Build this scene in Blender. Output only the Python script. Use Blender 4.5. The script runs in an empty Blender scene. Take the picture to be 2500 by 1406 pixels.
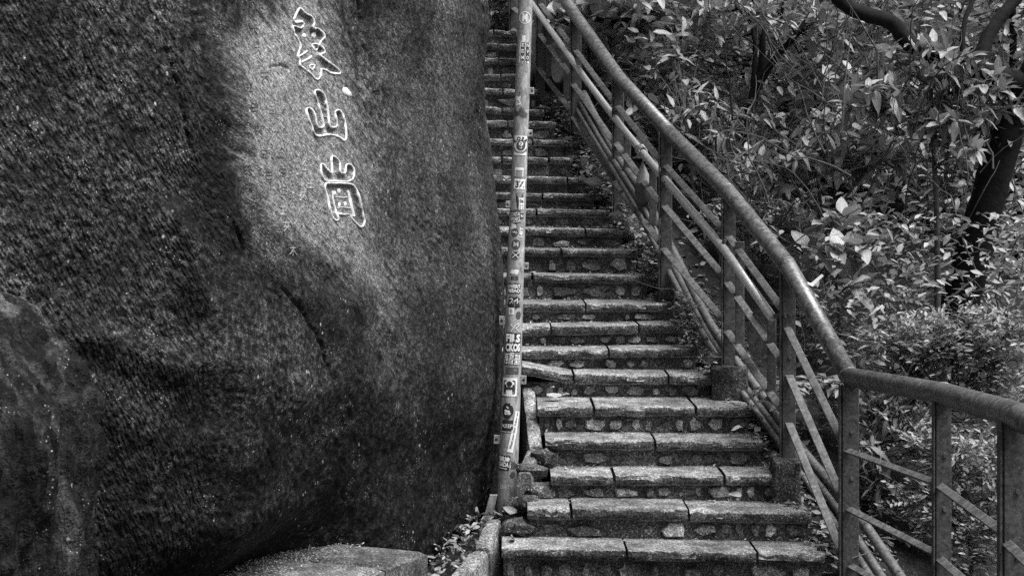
import bpy, math, random
import numpy as np
from mathutils import Vector, Matrix
from mathutils.bvhtree import BVHTree

random.seed(7)
rng = np.random.default_rng(11)
R = math.radians

# ------------------------------------------------------------------ camera, sky, sun, exposure
F_PX, CX, HY = 3600.0, 1250.0, 500.0        # focal length, centre column and horizon row, in photo pixels (2500 wide)
scene = bpy.context.scene
cam_d = bpy.data.cameras.new('camera')
cam = bpy.data.objects.new('camera', cam_d)
scene.collection.objects.link(cam)
cam.location = (0, 0, 0)                     # the origin is the lens: Y runs away, Z up
cam.rotation_euler = (R(90), 0, 0)
cam_d.sensor_width = 36.0
cam_d.lens = 36.0 * F_PX / 2500.0
cam_d.shift_y = (HY - 703.0) / 2500.0
cam_d.clip_end = 500
cam_d.dof.use_dof = True
cam_d.dof.focus_distance = 9.6
cam_d.dof.aperture_fstop = 13.0
scene.camera = cam

SUN_EL, SUN_AZ = R(63), R(60)                # elevation; azimuth from -Y (behind the lens) towards +X
world = bpy.data.worlds.new('World'); scene.world = world; world.use_nodes = True
wn = world.node_tree.nodes; wl = world.node_tree.links
wn.clear()
sky = wn.new('ShaderNodeTexSky'); sky.sky_type = 'NISHITA'; sky.sun_disc = False
sdir = Vector((math.sin(SUN_AZ)*math.cos(SUN_EL), -math.cos(SUN_AZ)*math.cos(SUN_EL), math.sin(SUN_EL)))
sky.sun_elevation = SUN_EL
sky.sun_rotation = math.atan2(sdir.x, sdir.y)
bw = wn.new('ShaderNodeRGBToBW')
bg = wn.new('ShaderNodeBackground'); bg.inputs['Strength'].default_value = 0.06
wo = wn.new('ShaderNodeOutputWorld')
wl.new(sky.outputs[0], bw.inputs[0]); wl.new(bw.outputs[0], bg.inputs['Color']); wl.new(bg.outputs[0], wo.inputs[0])

sun_d = bpy.data.lights.new('sun', 'SUN'); sun_d.energy = 2.6; sun_d.angle = R(44); sun_d.color = (1, 1, 1)
sun = bpy.data.objects.new('sun', sun_d); scene.collection.objects.link(sun)
sun.rotation_euler = (-sdir).to_track_quat('-Z', 'Y').to_euler()
sun.location = sdir * 30

vs = scene.view_settings
scene.display_settings.display_device = 'sRGB'
vs.view_transform = 'Standard'; vs.look = 'None'; vs.gamma = 1.0; vs.use_curve_mapping = False
vs.exposure = 1.55
scene.cycles.max_bounces = 3; scene.cycles.diffuse_bounces = 3; scene.cycles.glossy_bounces = 2; scene.cycles.transmission_bounces = 2
scene.cycles.use_adaptive_sampling = True; scene.cycles.adaptive_threshold = .02
scene.cycles.use_denoising = False

# ------------------------------------------------------------------ helpers
C = scene.collection
def at(x, y, D):
    """photo pixel at distance D -> world point"""
    return np.array([(x - CX) * D / F_PX, D, (HY - y) * D / F_PX])
def nrm(v):
    v = np.asarray(v, float); return v / (np.linalg.norm(v) + 1e-12)

def hash3(ix, iy, iz, seed):
    h = (ix.astype(np.int64) * 374761393 + iy.astype(np.int64) * 668265263 + iz.astype(np.int64) * 2147483647 + seed * 1274126177) & 0xffffffff
    h = ((h ^ (h >> 13)) * 1274126177) & 0xffffffff
    h = ((h ^ (h >> 16)) * 2246822519) & 0xffffffff
    h = h ^ (h >> 15)
    return (h & 0xffffff) / float(0xffffff)
def vnoise(p, seed=0):
    p = np.asarray(p, float)
    i = np.floor(p).astype(np.int64); f = p - i
    u = f * f * f * (f * (f * 6 - 15) + 10)
    r = 0
    for dx in (0, 1):
        wx = u[..., 0] if dx else 1 - u[..., 0]
        for dy in (0, 1):
            wy = u[..., 1] if dy else 1 - u[..., 1]
            for dz in (0, 1):
                wz = u[..., 2] if dz else 1 - u[..., 2]
                r = r + wx * wy * wz * hash3(i[..., 0] + dx, i[..., 1] + dy, i[..., 2] + dz, seed)
    return r * 2 - 1
def fbm(p, octaves=4, seed=0):
    s, a, t = 0, 1.0, 0
    p = np.asarray(p, float)
    for o in range(octaves):
        s = s + a * vnoise(p, seed + o * 17); t += a; a *= 0.5; p = p * 2.03 + 3.7
    return s / t
def smooth(a, b, x):
    t = np.clip((np.asarray(x, float) - a) / (b - a), 0, 1); return t * t * (3 - 2 * t)
def in_poly(px, py, poly):
    px = np.asarray(px); py = np.asarray(py); r = np.zeros(px.shape, bool)
    n = len(poly)
    for k in range(n):
        x0, y0 = poly[k]; x1, y1 = poly[(k + 1) % n]
        if y0 == y1: continue
        c = ((y0 > py) != (y1 > py)) & (px < (x1 - x0) * (py - y0) / (y1 - y0) + x0)
        r ^= c
    return r
def poly_dist(px, py, poly, closed=True):
    d = np.full(np.shape(px), 1e9); n = len(poly)
    for k in range(n if closed else n - 1):
        x0, y0 = poly[k]; x1, y1 = poly[(k + 1) % n]
        vx, vy = x1 - x0, y1 - y0; L = vx * vx + vy * vy + 1e-9
        t = np.clip(((px - x0) * vx + (py - y0) * vy) / L, 0, 1)
        d = np.minimum(d, np.hypot(px - x0 - t * vx, py - y0 - t * vy))
    return d
def catmull(P, per=6, closed=False):
    P = [np.asarray(p, float) for p in P]; n = len(P); out = []
    rngk = range(n) if closed else range(n - 1)
    for k in rngk:
        p0 = P[(k - 1) % n] if closed or k > 0 else P[k]
        p1 = P[k]; p2 = P[(k + 1) % n]
        p3 = P[(k + 2) % n] if closed or k + 2 < n else p2
        for j in range(per):
            t = j / per
            out.append(.5 * (2 * p1 + (p2 - p0) * t + (2 * p0 - 5 * p1 + 4 * p2 - p3) * t * t + (3 * p1 - p0 - 3 * p2 + p3) * t ** 3))
    if not closed: out.append(P[-1])
    return out

WLOC = {}
def wloc(o): return WLOC.get(o.name, np.zeros(3)) if o is not None else np.zeros(3)
def tag(o, label=None, cat=None, group=None, kind=None):
    if label: o['label'] = label
    if cat: o['category'] = cat
    if group: o['group'] = group
    if kind: o['kind'] = kind
    return o
def thing(name, loc, label, cat, group=None):
    o = bpy.data.objects.new(name, None); C.objects.link(o)
    o.empty_display_size = .1
    o.location = [float(v) for v in loc]; WLOC[o.name] = np.asarray(loc, float)
    return tag(o, label, cat, group)
def mesh_of(name, V, F, mat, smooth_=False, uv=None, attrs=None):
    me = bpy.data.meshes.new(name)
    V = np.asarray(V, float)
    if isinstance(F, np.ndarray):
        k = F.shape[1]; nf = len(F)
        me.vertices.add(len(V)); me.vertices.foreach_set('co', V.ravel())
        me.loops.add(nf * k); me.loops.foreach_set('vertex_index', F.astype(np.int32).ravel())
        me.polygons.add(nf); me.polygons.foreach_set('loop_start', np.arange(0, nf * k, k, dtype=np.int32))
        me.update(calc_edges=True)
        if uv is not None:
            l = me.uv_layers.new(name='uv'); l.data.foreach_set('uv', np.asarray(uv, float)[F.ravel()].ravel())
    else:
        me.from_pydata([tuple(v) for v in V], [], [tuple(int(i) for i in f) for f in F]); me.update()
        if uv is not None:
            l = me.uv_layers.new(name='uv')
            idx = np.empty(len(me.loops), np.int32); me.loops.foreach_get('vertex_index', idx)
            l.data.foreach_set('uv', np.asarray(uv, float)[idx].ravel())
    if attrs:
        for k_, a_ in attrs.items():
            at_ = me.attributes.new(k_, 'FLOAT', 'POINT'); at_.data.foreach_set('value', np.asarray(a_, float))
    if smooth_:
        me.polygons.foreach_set('use_smooth', np.ones(len(me.polygons), bool))
        if smooth_ is not True: me.set_sharp_from_angle(angle=R(smooth_))
    if mat: me.materials.append(mat)
    return me
def put(name, V, F, mat, parent=None, smooth_=False, uv=None, attrs=None, origin=None):
    """one mesh object; V in world coordinates"""
    V = np.asarray(V, float)
    base = wloc(parent)
    o_ = np.asarray(origin, float) if origin is not None else (base if parent is not None else V.mean(0))
    me = mesh_of(name, V - o_, F, mat, smooth_, uv, attrs)
    o = bpy.data.objects.new(name, me); C.objects.link(o)
    o.parent = parent
    o.location = [float(v) for v in (o_ - base)] if parent is not None else [float(v) for v in o_]
    WLOC[o.name] = o_
    return o
def inst(name, me, parent, loc, mat3, s):
    o = bpy.data.objects.new(name, me); C.objects.link(o); o.parent = parent
    M = Matrix(((mat3[0][0]*s, mat3[0][1]*s, mat3[0][2]*s, loc[0]), (mat3[1][0]*s, mat3[1][1]*s, mat3[1][2]*s, loc[1]), (mat3[2][0]*s, mat3[2][1]*s, mat3[2][2]*s, loc[2]), (0, 0, 0, 1)))
    o.matrix_basis = M
    return o

class MB:
    def __init__(s): s.V = []; s.F = []; s.n = 0
    def add(s, V, F):
        V = np.asarray(V, float)
        s.V.append(V); s.F += [tuple(int(i) + s.n for i in f) for f in F]; s.n += len(V); return s
    def out(s): return np.concatenate(s.V), s.F
def box(c, size, rot=None, bevel=0.0):
    """bevelled box: 24 corner points"""
    hx, hy, hz = [v / 2 for v in size]; b = min(bevel, hx * .9, hy * .9, hz * .9)
    if b <= 0:
        V = np.array([(x, y, z) for x in (-hx, hx) for y in (-hy, hy) for z in (-hz, hz)])
        F = [(0, 1, 3, 2), (4, 6, 7, 5), (0, 4, 5, 1), (2, 3, 7, 6), (0, 2, 6, 4), (1, 5, 7, 3)]
    else:
        V = []; idx = {}
        for sx in (-1, 1):
            for sy in (-1, 1):
                for sz in (-1, 1):
                    for ax in range(3):
                        p = [sx * (hx - b), sy * (hy - b), sz * (hz - b)]
                        p[ax] = (sx * hx, sy * hy, sz * hz)[ax]
                        idx[(sx, sy, sz, ax)] = len(V); V.append(p)
        V = np.array(V); F = []
        S = (-1, 1)
        for s in S:
            F.append([idx[(s, a, b_, 0)] for a, b_ in ((-1, -1), (1, -1), (1, 1), (-1, 1))])
            F.append([idx[(a, s, b_, 1)] for a, b_ in ((-1, -1), (1, -1), (1, 1), (-1, 1))])
            F.append([idx[(a, b_, s, 2)] for a, b_ in ((-1, -1), (1, -1), (1, 1), (-1, 1))])
        for a in S:
            for b_ in S:
                F.append([idx[(a, b_, -1, 0)], idx[(a, b_, 1, 0)], idx[(a, b_, 1, 1)], idx[(a, b_, -1, 1)]])
                F.append([idx[(a, -1, b_, 0)], idx[(a, 1, b_, 0)], idx[(a, 1, b_, 2)], idx[(a, -1, b_, 2)]])
                F.append([idx[(-1, a, b_, 1)], idx[(1, a, b_, 1)], idx[(1, a, b_, 2)], idx[(-1, a, b_, 2)]])
                for c_ in S: F.append([idx[(a, b_, c_, 0)], idx[(a, b_, c_, 1)], idx[(a, b_, c_, 2)]])
        cen = V.mean(0); G = []
        for f in F:
            p = V[list(f)]; n = np.cross(p[1] - p[0], p[2] - p[0])
            G.append(tuple(f) if n @ (p.mean(0) - cen) > 0 else tuple(f[::-1]))
        F = G
    if rot is not None: V = V @ np.asarray(rot, float).T
    return V + np.asarray(c, float), F
def rotz(a): c, s = math.cos(a), math.sin(a); return np.array([[c, -s, 0], [s, c, 0], [0, 0, 1]])
def tube(P, rad, sides=10, caps=True, wob=0.0):
    P = np.asarray(P, float); n = len(P)
    rad = np.full(n, rad) if np.isscalar(rad) else np.interp(np.linspace(0, 1, n), np.linspace(0, 1, len(rad)), rad)
    T = np.gradient(P, axis=0); T /= np.linalg.norm(T, axis=1)[:, None] + 1e-12
    ref = np.array([0, 0, 1.0]) if abs(T[0][2]) < .9 else np.array([0, 1.0, 0])
    u = nrm(np.cross(ref, T[0])); V = []
    for k in range(n):
        u = nrm(u - T[k] * (u @ T[k])); v = np.cross(T[k], u)
        a = np.linspace(0, 2 * math.pi, sides, endpoint=False)
        rr = rad[k] * (1 + wob * np.sin(a * 3 + k * 1.7))
        V.append(P[k] + np.outer(np.cos(a) * rr, u) + np.outer(np.sin(a) * rr, v))
    V = np.concatenate(V); F = []
    for k in range(n - 1):
        for j in range(sides):
            a, b = k * sides + j, k * sides + (j + 1) % sides
            F.append((a, b, b + sides, a + sides))
    if caps: F.append(tuple(range(sides))[::-1]); F.append(tuple((n - 1) * sides + j for j in range(sides)))
    return V, F
def bar(p0, p1, w, t, side):
    """flat bar: width w along 'side', thickness t"""
    p0 = np.asarray(p0, float); p1 = np.asarray(p1, float); d = nrm(p1 - p0)
    s = np.asarray(side, float); s = nrm(s - d * (s @ d)); n = np.cross(s, d)
    return box((p0 + p1) / 2, (np.linalg.norm(p1 - p0), w, t), np.stack([d, s, n], 1), min(w, t) * .25)

# ------------------------------------------------------------------ materials (neutral greys: the picture is black and white)
def material(name):
    m = bpy.data.materials.new(name); m.use_nodes = True
    nt = m.node_tree; b = nt.nodes['Principled BSDF']
    return m, nt, b
class N:
    def __init__(s, nt): s.nt = nt; s.co = nt.nodes.new('ShaderNodeTexCoord')
    def new(s, t, **kw):
        n = s.nt.nodes.new('ShaderNode' + t)
        for k, v in kw.items(): setattr(n, k, v)
        return n
    def lk(s, a, b): s.nt.links.new(a, b)
    def mapped(s, rot=(0, 0, 0), scale=(1, 1, 1), src='Object'):
        m = s.new('Mapping'); m.inputs['Rotation'].default_value = rot; m.inputs['Scale'].default_value = scale
        s.lk(s.co.outputs[src], m.inputs['Vector']); return m.outputs[0]
    def grain(s, deg, along, across, vec=None):
        m = s.new('Mapping', vector_type='TEXTURE'); m.inputs['Rotation'].default_value = (0, 0, R(deg)); m.inputs['Scale'].default_value = (1 / along, 1 / across, 1)
        s.lk(vec if vec else s.co.outputs['UV'], m.inputs['Vector']); return m.outputs[0]
    def noise(s, scale, detail=6, rough=.6, vec=None, dist=0.0, dim='3D'):
        n = s.new('TexNoise', noise_dimensions=dim); n.inputs['Scale'].default_value = scale; n.inputs['Detail'].default_value = detail
        n.inputs['Roughness'].default_value = rough; n.inputs['Distortion'].default_value = dist
        s.lk(vec if vec else s.co.outputs['Object'], n.inputs['Vector']); return n.outputs['Fac']
    def voro(s, scale, vec=None, out='Distance', feature='F1', rnd=1.0):
        n = s.new('TexVoronoi', feature=feature); n.inputs['Scale'].default_value = scale; n.inputs['Randomness'].default_value = rnd
        s.lk(vec if vec else s.co.outputs['Object'], n.inputs['Vector']); return n.outputs[out]
    def ramp(s, fac, stops, interp='LINEAR'):
        r = s.new('ValToRGB'); r.color_ramp.interpolation = interp
        el = r.color_ramp.elements
        while len(el) < len(stops): el.new(.5)
        for e, (p, v) in zip(el, stops): e.position = p; e.color = (v, v, v, 1)
        s.lk(fac, r.inputs[0]); return r.outputs[0]
    def math(s, op, a, b=None, clamp=False):
        n = s.new('Math', operation=op); n.use_clamp = clamp
        for k, v in ((0, a), (1, b)):
            if v is None: continue
            if isinstance(v, (int, float)): n.inputs[k].default_value = v
            else: s.lk(v, n.inputs[k])
        return n.outputs[0]
    def mix(s, fac, a, b):
        n = s.new('Mix', data_type='FLOAT')
        for k, v in ((0, fac), (2, a), (3, b)):
            if isinstance(v, (int, float)): n.inputs[k].default_value = v
            else: s.lk(v, n.inputs[k])
        return n.outputs[0]
    def bump(s, h, strength, dist, prev=None):
        n = s.new('Bump'); n.inputs['Strength'].default_value = strength; n.inputs['Distance'].default_value = dist
        s.lk(h, n.inputs['Height'])
        if prev is not None: s.lk(prev, n.inputs['Normal'])
        return n.outputs[0]
    def attr(s, name):
        n = s.new('Attribute'); n.attribute_name = name; return n.outputs['Fac']
def plain(name, v, rough=.7, metal=0.0, var=.25, scale=40, bump=.15, spec=.5):
    m, nt, b = material(name); n = N(nt)
    f = n.noise(scale, 5, .65)
    n.lk(n.ramp(f, [(.3, v * (1 - var)), (.7, v * (1 + var))]), b.inputs['Base Color'])
    b.inputs['Roughness'].default_value = rough; b.inputs['Metallic'].default_value = metal
    b.inputs['Specular IOR Level'].default_value = spec
    if bump: n.lk(n.bump(f, bump, .01), b.inputs['Normal'])
    return m

def granite(name, lo, hi, speck, moss=0.0, bump=.5, spk=.5):
    m, nt, b = material(name); n = N(nt)
    g = n.noise(75, 3, .8); mid = n.noise(9, 4, .65); big = n.noise(2.2, 2, .6)
    col = n.ramp(g, [(.34, lo * .3), (.48, lo), (.56, hi), (.68, hi * 1.7)])
    col = n.math('MULTIPLY', col, n.ramp(mid, [(.34, .5), (.66, 1.35)]))
    col = n.math('MULTIPLY', col, n.ramp(big, [(.35, .7), (.65, 1.2)]))
    if moss:
        mo = n.ramp(n.noise(13, 4, .75), [(.5 - moss * .2, 0), (.6, 1)])
        col = n.mix(n.math('MULTIPLY', mo, moss), col, lo * .2)
    sp = n.math('MULTIPLY', n.ramp(n.voro(62), [(.12, 1), (.22, 0)]), n.ramp(n.noise(31, 2, .5), [(.56 - .1 * spk, 0), (.63 - .1 * spk, 1)]))
    col = n.mix(n.math('MULTIPLY', sp, .85), col, speck)
    info = n.new('ObjectInfo'); col = n.math('MULTIPLY', col, n.ramp(info.outputs['Random'], [(0, .72), (1, 1.22)]))
    n.lk(col, b.inputs['Base Color'])
    b.inputs['Roughness'].default_value = .85; b.inputs['Specular IOR Level'].default_value = .3
    n.lk(n.bump(n.math('ADD', n.math('MULTIPLY', g, .5), n.noise(28, 4, .75)), bump, .014), b.inputs['Normal']); return m

M = {}
M['tread'] = granite('worn_granite', .17, .33, .75, .35, .45, .3)
M['riser'] = granite('riser_stone', .13, .27, .5, .45, .8)
M['riser_pale'] = granite('pale_riser_stone', .26, .42, .6, .3, .7)
M['front'] = granite('mossy_step_front', .075, .19, .7, .65, 1.0)
M['kerb'] = granite('kerb_granite', .14, .28, .7, .4, .5)
M['slab'] = granite('slab_granite', .09, .18, .6, .45, .45)
M['mortar'] = granite('damp_mortar', .06, .15, .55, .45, .9)
M['block'] = granite('footing_concrete', .035, .09, .5, .6, .8)

# the boulder: dark weathered granite, pale round the inscription: cleaned stone plus brightening put into the colour
def rock(name, face=True, base=1.0):
    m, nt, b = material(name); n = N(nt)
    fine = n.noise(120, 1, .8); g33 = n.noise(34, 3, .78); mid = n.noise(5.5, 3, .68); big = n.noise(1.1, 1, .55)
    if face:      # grain of the face runs down to the right, flaky lumps on the left
        wv = n.new('VectorMath', operation='ADD'); sc = n.new('VectorMath', operation='SCALE'); nz = n.new('TexNoise', noise_dimensions='2D'); nz.inputs['Scale'].default_value = 12; nz.inputs['Detail'].default_value = 2
        n.lk(n.co.outputs['UV'], nz.inputs['Vector']); n.lk(nz.outputs['Color'], sc.inputs[0]); sc.inputs['Scale'].default_value = .022
        n.lk(n.co.outputs['UV'], wv.inputs[0]); n.lk(sc.outputs[0], wv.inputs[1])
        scratch = n.noise(1.0, 2, .75, n.grain(-27, 15, 105, wv.outputs[0]), 0, '2D')
        vo = n.new('TexVoronoi', feature='F1', voronoi_dimensions='2D'); vo.inputs['Scale'].default_value = 1
        n.lk(n.grain(-64, 25, 64, wv.outputs[0]), vo.inputs['Vector'])
        lump = n.math('SUBTRACT', 1.0, vo.outputs['Distance'])
        where = n.ramp(mid, [(.4, 0), (.6, 1)])
        tone = n.mix(n.math('MULTIPLY', n.math('MULTIPLY', n.attr('grain'), .6), where), g33, scratch)
    else:
        scratch = n.noise(1.0, 4, .75, n.mapped((0, 0, 0), (30, 30, 5)), .6)
        tone = n.mix(.5, g33, scratch)
    col = n.ramp(tone, [(.38, .005 * base), (.5, .017 * base), (.62, .045 * base)])
    col = n.math('MULTIPLY', col, n.ramp(fine, [(.34, .4), (.66, 1.65)]))
    col = n.math('MULTIPLY', col, n.ramp(mid, [(.34, .4), (.66, 1.75)]))
    col = n.math('MULTIPLY', col, n.ramp(n.noise(17, 2, .75), [(.36, .65), (.64, 1.35)]))
    col = n.math('MULTIPLY', col, n.ramp(big, [(.35, .6), (.65, 1.4)]))
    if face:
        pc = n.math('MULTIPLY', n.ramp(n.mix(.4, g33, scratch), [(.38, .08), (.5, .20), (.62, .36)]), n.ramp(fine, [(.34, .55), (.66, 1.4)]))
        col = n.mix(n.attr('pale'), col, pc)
        col = n.math('MULTIPLY', col, n.attr('tone_gain'))
    else: col = n.mix(n.attr('crust'), col, n.ramp(n.noise(60, 2, .8), [(.35, .04), (.65, .26)]))
    # lichen flecks
    d = n.voro(26, n.mapped((0, 0, 0), (1, 1, .62)))
    fl = n.math('MULTIPLY', n.ramp(d, [(.10, 1), (.18, 0)]), n.ramp(n.noise(2.6, 2, .7), [(.55, 0), (.62, 1)]))
    d2 = n.math('MULTIPLY', n.ramp(n.voro(62), [(.12, 1), (.2, 0)]), n.ramp(mid, [(.54, 0), (.62, .9)]))
    col = n.mix(n.math('MAXIMUM', fl, d2), col, .36)
    n.lk(col, b.inputs['Base Color'])
    b.inputs['Roughness'].default_value = .75; b.inputs['Specular IOR Level'].default_value = .15
    if face:
        h = n.math('ADD', n.math('MULTIPLY', g33, .8), n.math('MULTIPLY', n.math('MULTIPLY', scratch, .32), n.attr('grain')))
        h = n.math('ADD', h, n.math('MULTIPLY', n.math('MULTIPLY', lump, n.ramp(mid, [(.35, .45), (.65, 1.0)])), n.attr('coarse')))
    else: h = n.math('ADD', n.math('MULTIPLY', g33, .8), scratch)
    n.lk(n.bump(h, 1.0, .02), b.inputs['Normal']); return m
M['rock'] = rock('weathered_boulder')
M['rock2'] = rock('mossy_boulder', False, .45)

def metal(name, lo, hi, rough, met, flecks=.5, rust=.4):
    m, nt, b = material(name); n = N(nt)
    f = n.noise(55, 6, .7); big = n.noise(5, 5, .65)
    col = n.ramp(f, [(.36, lo), (.64, hi)])
    col = n.mix(n.math('MULTIPLY', n.ramp(n.noise(17, 4, .75), [(.48, 0), (.58, 1)]), rust), col, lo * .45)
    sp = n.math('MULTIPLY', n.ramp(n.voro(70), [(.1, 1), (.17, 0)]), n.ramp(n.noise(22, 2), [(.52, 0), (.58, 1)]))
    col = n.mix(n.math('MULTIPLY', sp, flecks), col, .5)
    n.lk(col, b.inputs['Base Color'])
    b.inputs['Metallic'].default_value = met
    n.lk(n.ramp(big, [(.3, rough), (.7, min(1, rough + .25))]), b.inputs['Roughness'])
    n.lk(n.bump(f, .25, .004), b.inputs['Normal']); return m
M['post'] = metal('painted_steel_post', .04, .12, .55, .15)
M['flat'] = metal('painted_flat_bar', .08, .2, .5, .15, .7, .6)
M['rail'] = metal('worn_handrail', .07, .22, .3, .35, .6, .6)
M['grab'] = metal('galvanised_grab_rail', .4, .65, .25, .35, .2, .15)
M['pipe'] = metal('grey_conduit', .06, .15, .5, .1, .3, .5)
M['disc'] = metal('round_plate', .12, .34, .4, .2, .2, .5)

def pole_mat():
    m, nt, b = material('grey_pole_paint'); n = N(nt)
    st = n.mapped((0, 0, 0), (1, 1, .35))
    f = n.noise(26, 4, .75, st); g = n.noise(130, 2, .7)
    col = n.ramp(f, [(.32, .15), (.5, .36), (.62, .5), (.72, .68)])
    col = n.math('MULTIPLY', col, n.ramp(g, [(.3, .7), (.7, 1.25)]))
    n.lk(col, b.inputs['Base Color']); b.inputs['Roughness'].default_value = .5; b.inputs['Metallic'].default_value = .2
    n.lk(n.bump(f, .2, .004), b.inputs['Normal']); return m
M['pole'] = pole_mat()
def paper(name, v, worn=.35):
    m, nt, b = material(name); n = N(nt)
    f = n.noise(90, 5, .7)
    n.lk(n.ramp(f, [(.3, v * (1 - worn)), (.6, v)]), b.inputs['Base Color']); b.inputs['Roughness'].default_value = .55; return m
M['white'] = paper('sticker_white', .88, .25); M['black'] = paper('sticker_black', .022, .1); M['dark'] = paper('sticker_dark', .075)
M['mid'] = paper('sticker_grey', .3); M['paint'] = paper('carving_paint', .7, .5); M['cut'] = paper('carving_shadowed_cut', .07); M['cut2'] = paper('carving_faded_cut', .15, .5)
M['scrap'] = paper('pale_scrap', .7, .2); M['cloth'] = paper('bag_cloth', .3, .4); M['rope'] = paper('rope_fibre', .42, .3)

def leaf_mat(name, lo, hi, rough=.4, trans=.18, vein=True):
    m, nt, b = material(name); n = N(nt)
    info = n.new('ObjectInfo'); geo = n.new('NewGeometry')
    rnd = n.math('FRACT', n.math('ADD', geo.outputs['Random Per Island'], info.outputs['Random']))
    col = n.mix(rnd, lo, hi)
    hsrc = None
    if vein:
        sep = n.new('SeparateXYZ'); n.lk(n.co.outputs['UV'], sep.inputs[0])
        ab = n.math('ABSOLUTE', n.math('SUBTRACT', sep.outputs[1], .5))
        w = n.math('SINE', n.math('MULTIPLY', n.math('SUBTRACT', sep.outputs[0], n.math('MULTIPLY', ab, .55)), 58.0))
        midr = n.ramp(ab, [(.0, 1), (.045, 0)])
        hsrc = n.math('ADD', n.math('MULTIPLY', w, .35), n.math('MULTIPLY', ab, 1.0))
        col = n.mix(n.math('MULTIPLY', midr, .45), col, hi * 1.8)
        col = n.math('MULTIPLY', col, n.ramp(n.math('MULTIPLY', n.math('ADD', w, 1), .5), [(0, .85), (1, 1.12)]))
    col = n.math('MULTIPLY', col, n.ramp(n.noise(30, 3, .6), [(.3, .75), (.7, 1.2)]))
    n.lk(col, b.inputs['Base Color']); b.inputs['Roughness'].default_value = rough; b.inputs['Specular IOR Level'].default_value = .5
    tr = n.new('BsdfTranslucent'); n.lk(col, tr.inputs[0])
    mx = n.new('MixShader'); mx.inputs[0].default_value = trans
    n.lk(b.outputs[0], mx.inputs[1]); n.lk(tr.outputs[0], mx.inputs[2])
    n.lk(mx.outputs[0], nt.nodes['Material Output'].inputs[0])
    if hsrc is not None: n.lk(n.bump(hsrc, .35, .006), b.inputs['Normal'])
    return m
M['leaf'] = leaf_mat('glossy_leaf', .14, .44, .32)
M['leaf_pale'] = leaf_mat('pale_young_leaf', .14, .42, .32)
M['leaf_dark'] = leaf_mat('dark_leaf', .08, .24, .36)
M['leaf_far'] = leaf_mat('far_leaf', .10, .5, .36, .25, False)
M['leaf_dry'] = leaf_mat('dry_fallen_leaf', .14, .42, .8, .15)
M['litter'] = leaf_mat('leaf_litter', .03, .28, .85, .05, False)
M['bark'] = plain('dark_bark', .009, .9, 0, .5, 22, .8, .2)
M['bark2'] = plain('grey_bark', .07, .85, 0, .5, 25, .7, .2)
M['soil'] = granite('forest_soil', .012, .03, .2, .6, .9)

# ------------------------------------------------------------------ stairs layout (photo rows -> metres)
# step: row of nosing at left, at right, right end column, left end column, joints
ST = [(1337, 1350, 2015, 1225, (1530, 1850)), (1240, 1250, 1983, 1288, (1395, 1683)), (1160, 1161, 1918, 1345, (1500, 1770)),
      (1073, 1078, 1865, 1332, (1600,)), (993, 995, 1835, 1313, (1450, 1700)), (912, 917, 1737, 1275, (1400, 1633)),
      (855, 852, 1706, 1215, (1487,)), (797, 790, 1662, 1215, (1345, 1560)), (740, 742, 1630, 1210, (1430,)),
      (669, 675, 1585, 1205, (1300,)), (606, 612, 1557, 1200, (1370,)), (553, 560, 1522, 1195, (1430,)),
      (508, 513, 1489, 1190, (1310,)), (469, 475, 1455, 1185, (1325,)), (428, 434, 1432, 1180, (1250, 1385)), (382, 386, 1398, 1170, (1225, 1340)),
      (337, 343, 1377, 1165, (1300,)), (292, 298, 1357, 1160, (1240,)), (258, 267, 1329, 1150, (1225,)), (213, 219, 1312, 1140, (1228,)),
      (179, 183, 1300, 1135, (1222,)), (140, 143, 1288, 1130, (1218,)), (103, 107, 1272, 1125, (1215,)), (70, 76, 1262, 1120, (1205,))]
SD = [8.25, 8.5, 8.77, 9.04, 9.31, 9.75, 10.02, 10.29, 10.56, 11.0, 11.3] + [11.57 + .27 * k for k in range(13)]
SZ = [-((a + b) / 2 - HY) * D / F_PX for (a, b, *_), D in zip(ST, SD)]
SXR = [(s[2] - CX) * D / F_PX for s, D in zip(ST, SD)]
def stair_z(Y):
    Y = np.asarray(Y, float)
    z = np.interp(Y, [0] + SD, [-1.62] + SZ)
    z = np.where(Y < SD[0], np.interp(Y, [0, 5, 8.2], [-1.65, -1.85, -2.1]), z)
    return np.where(Y > SD[-1], SZ[-1] + (Y - SD[-1]) * .36, z)
def stair_xr(Y): return np.interp(Y, [0, 6, 8.25] + SD[1:] + [30], [3.0, 2.3, SXR[0]] + SXR[1:] + [-3.0])

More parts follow.
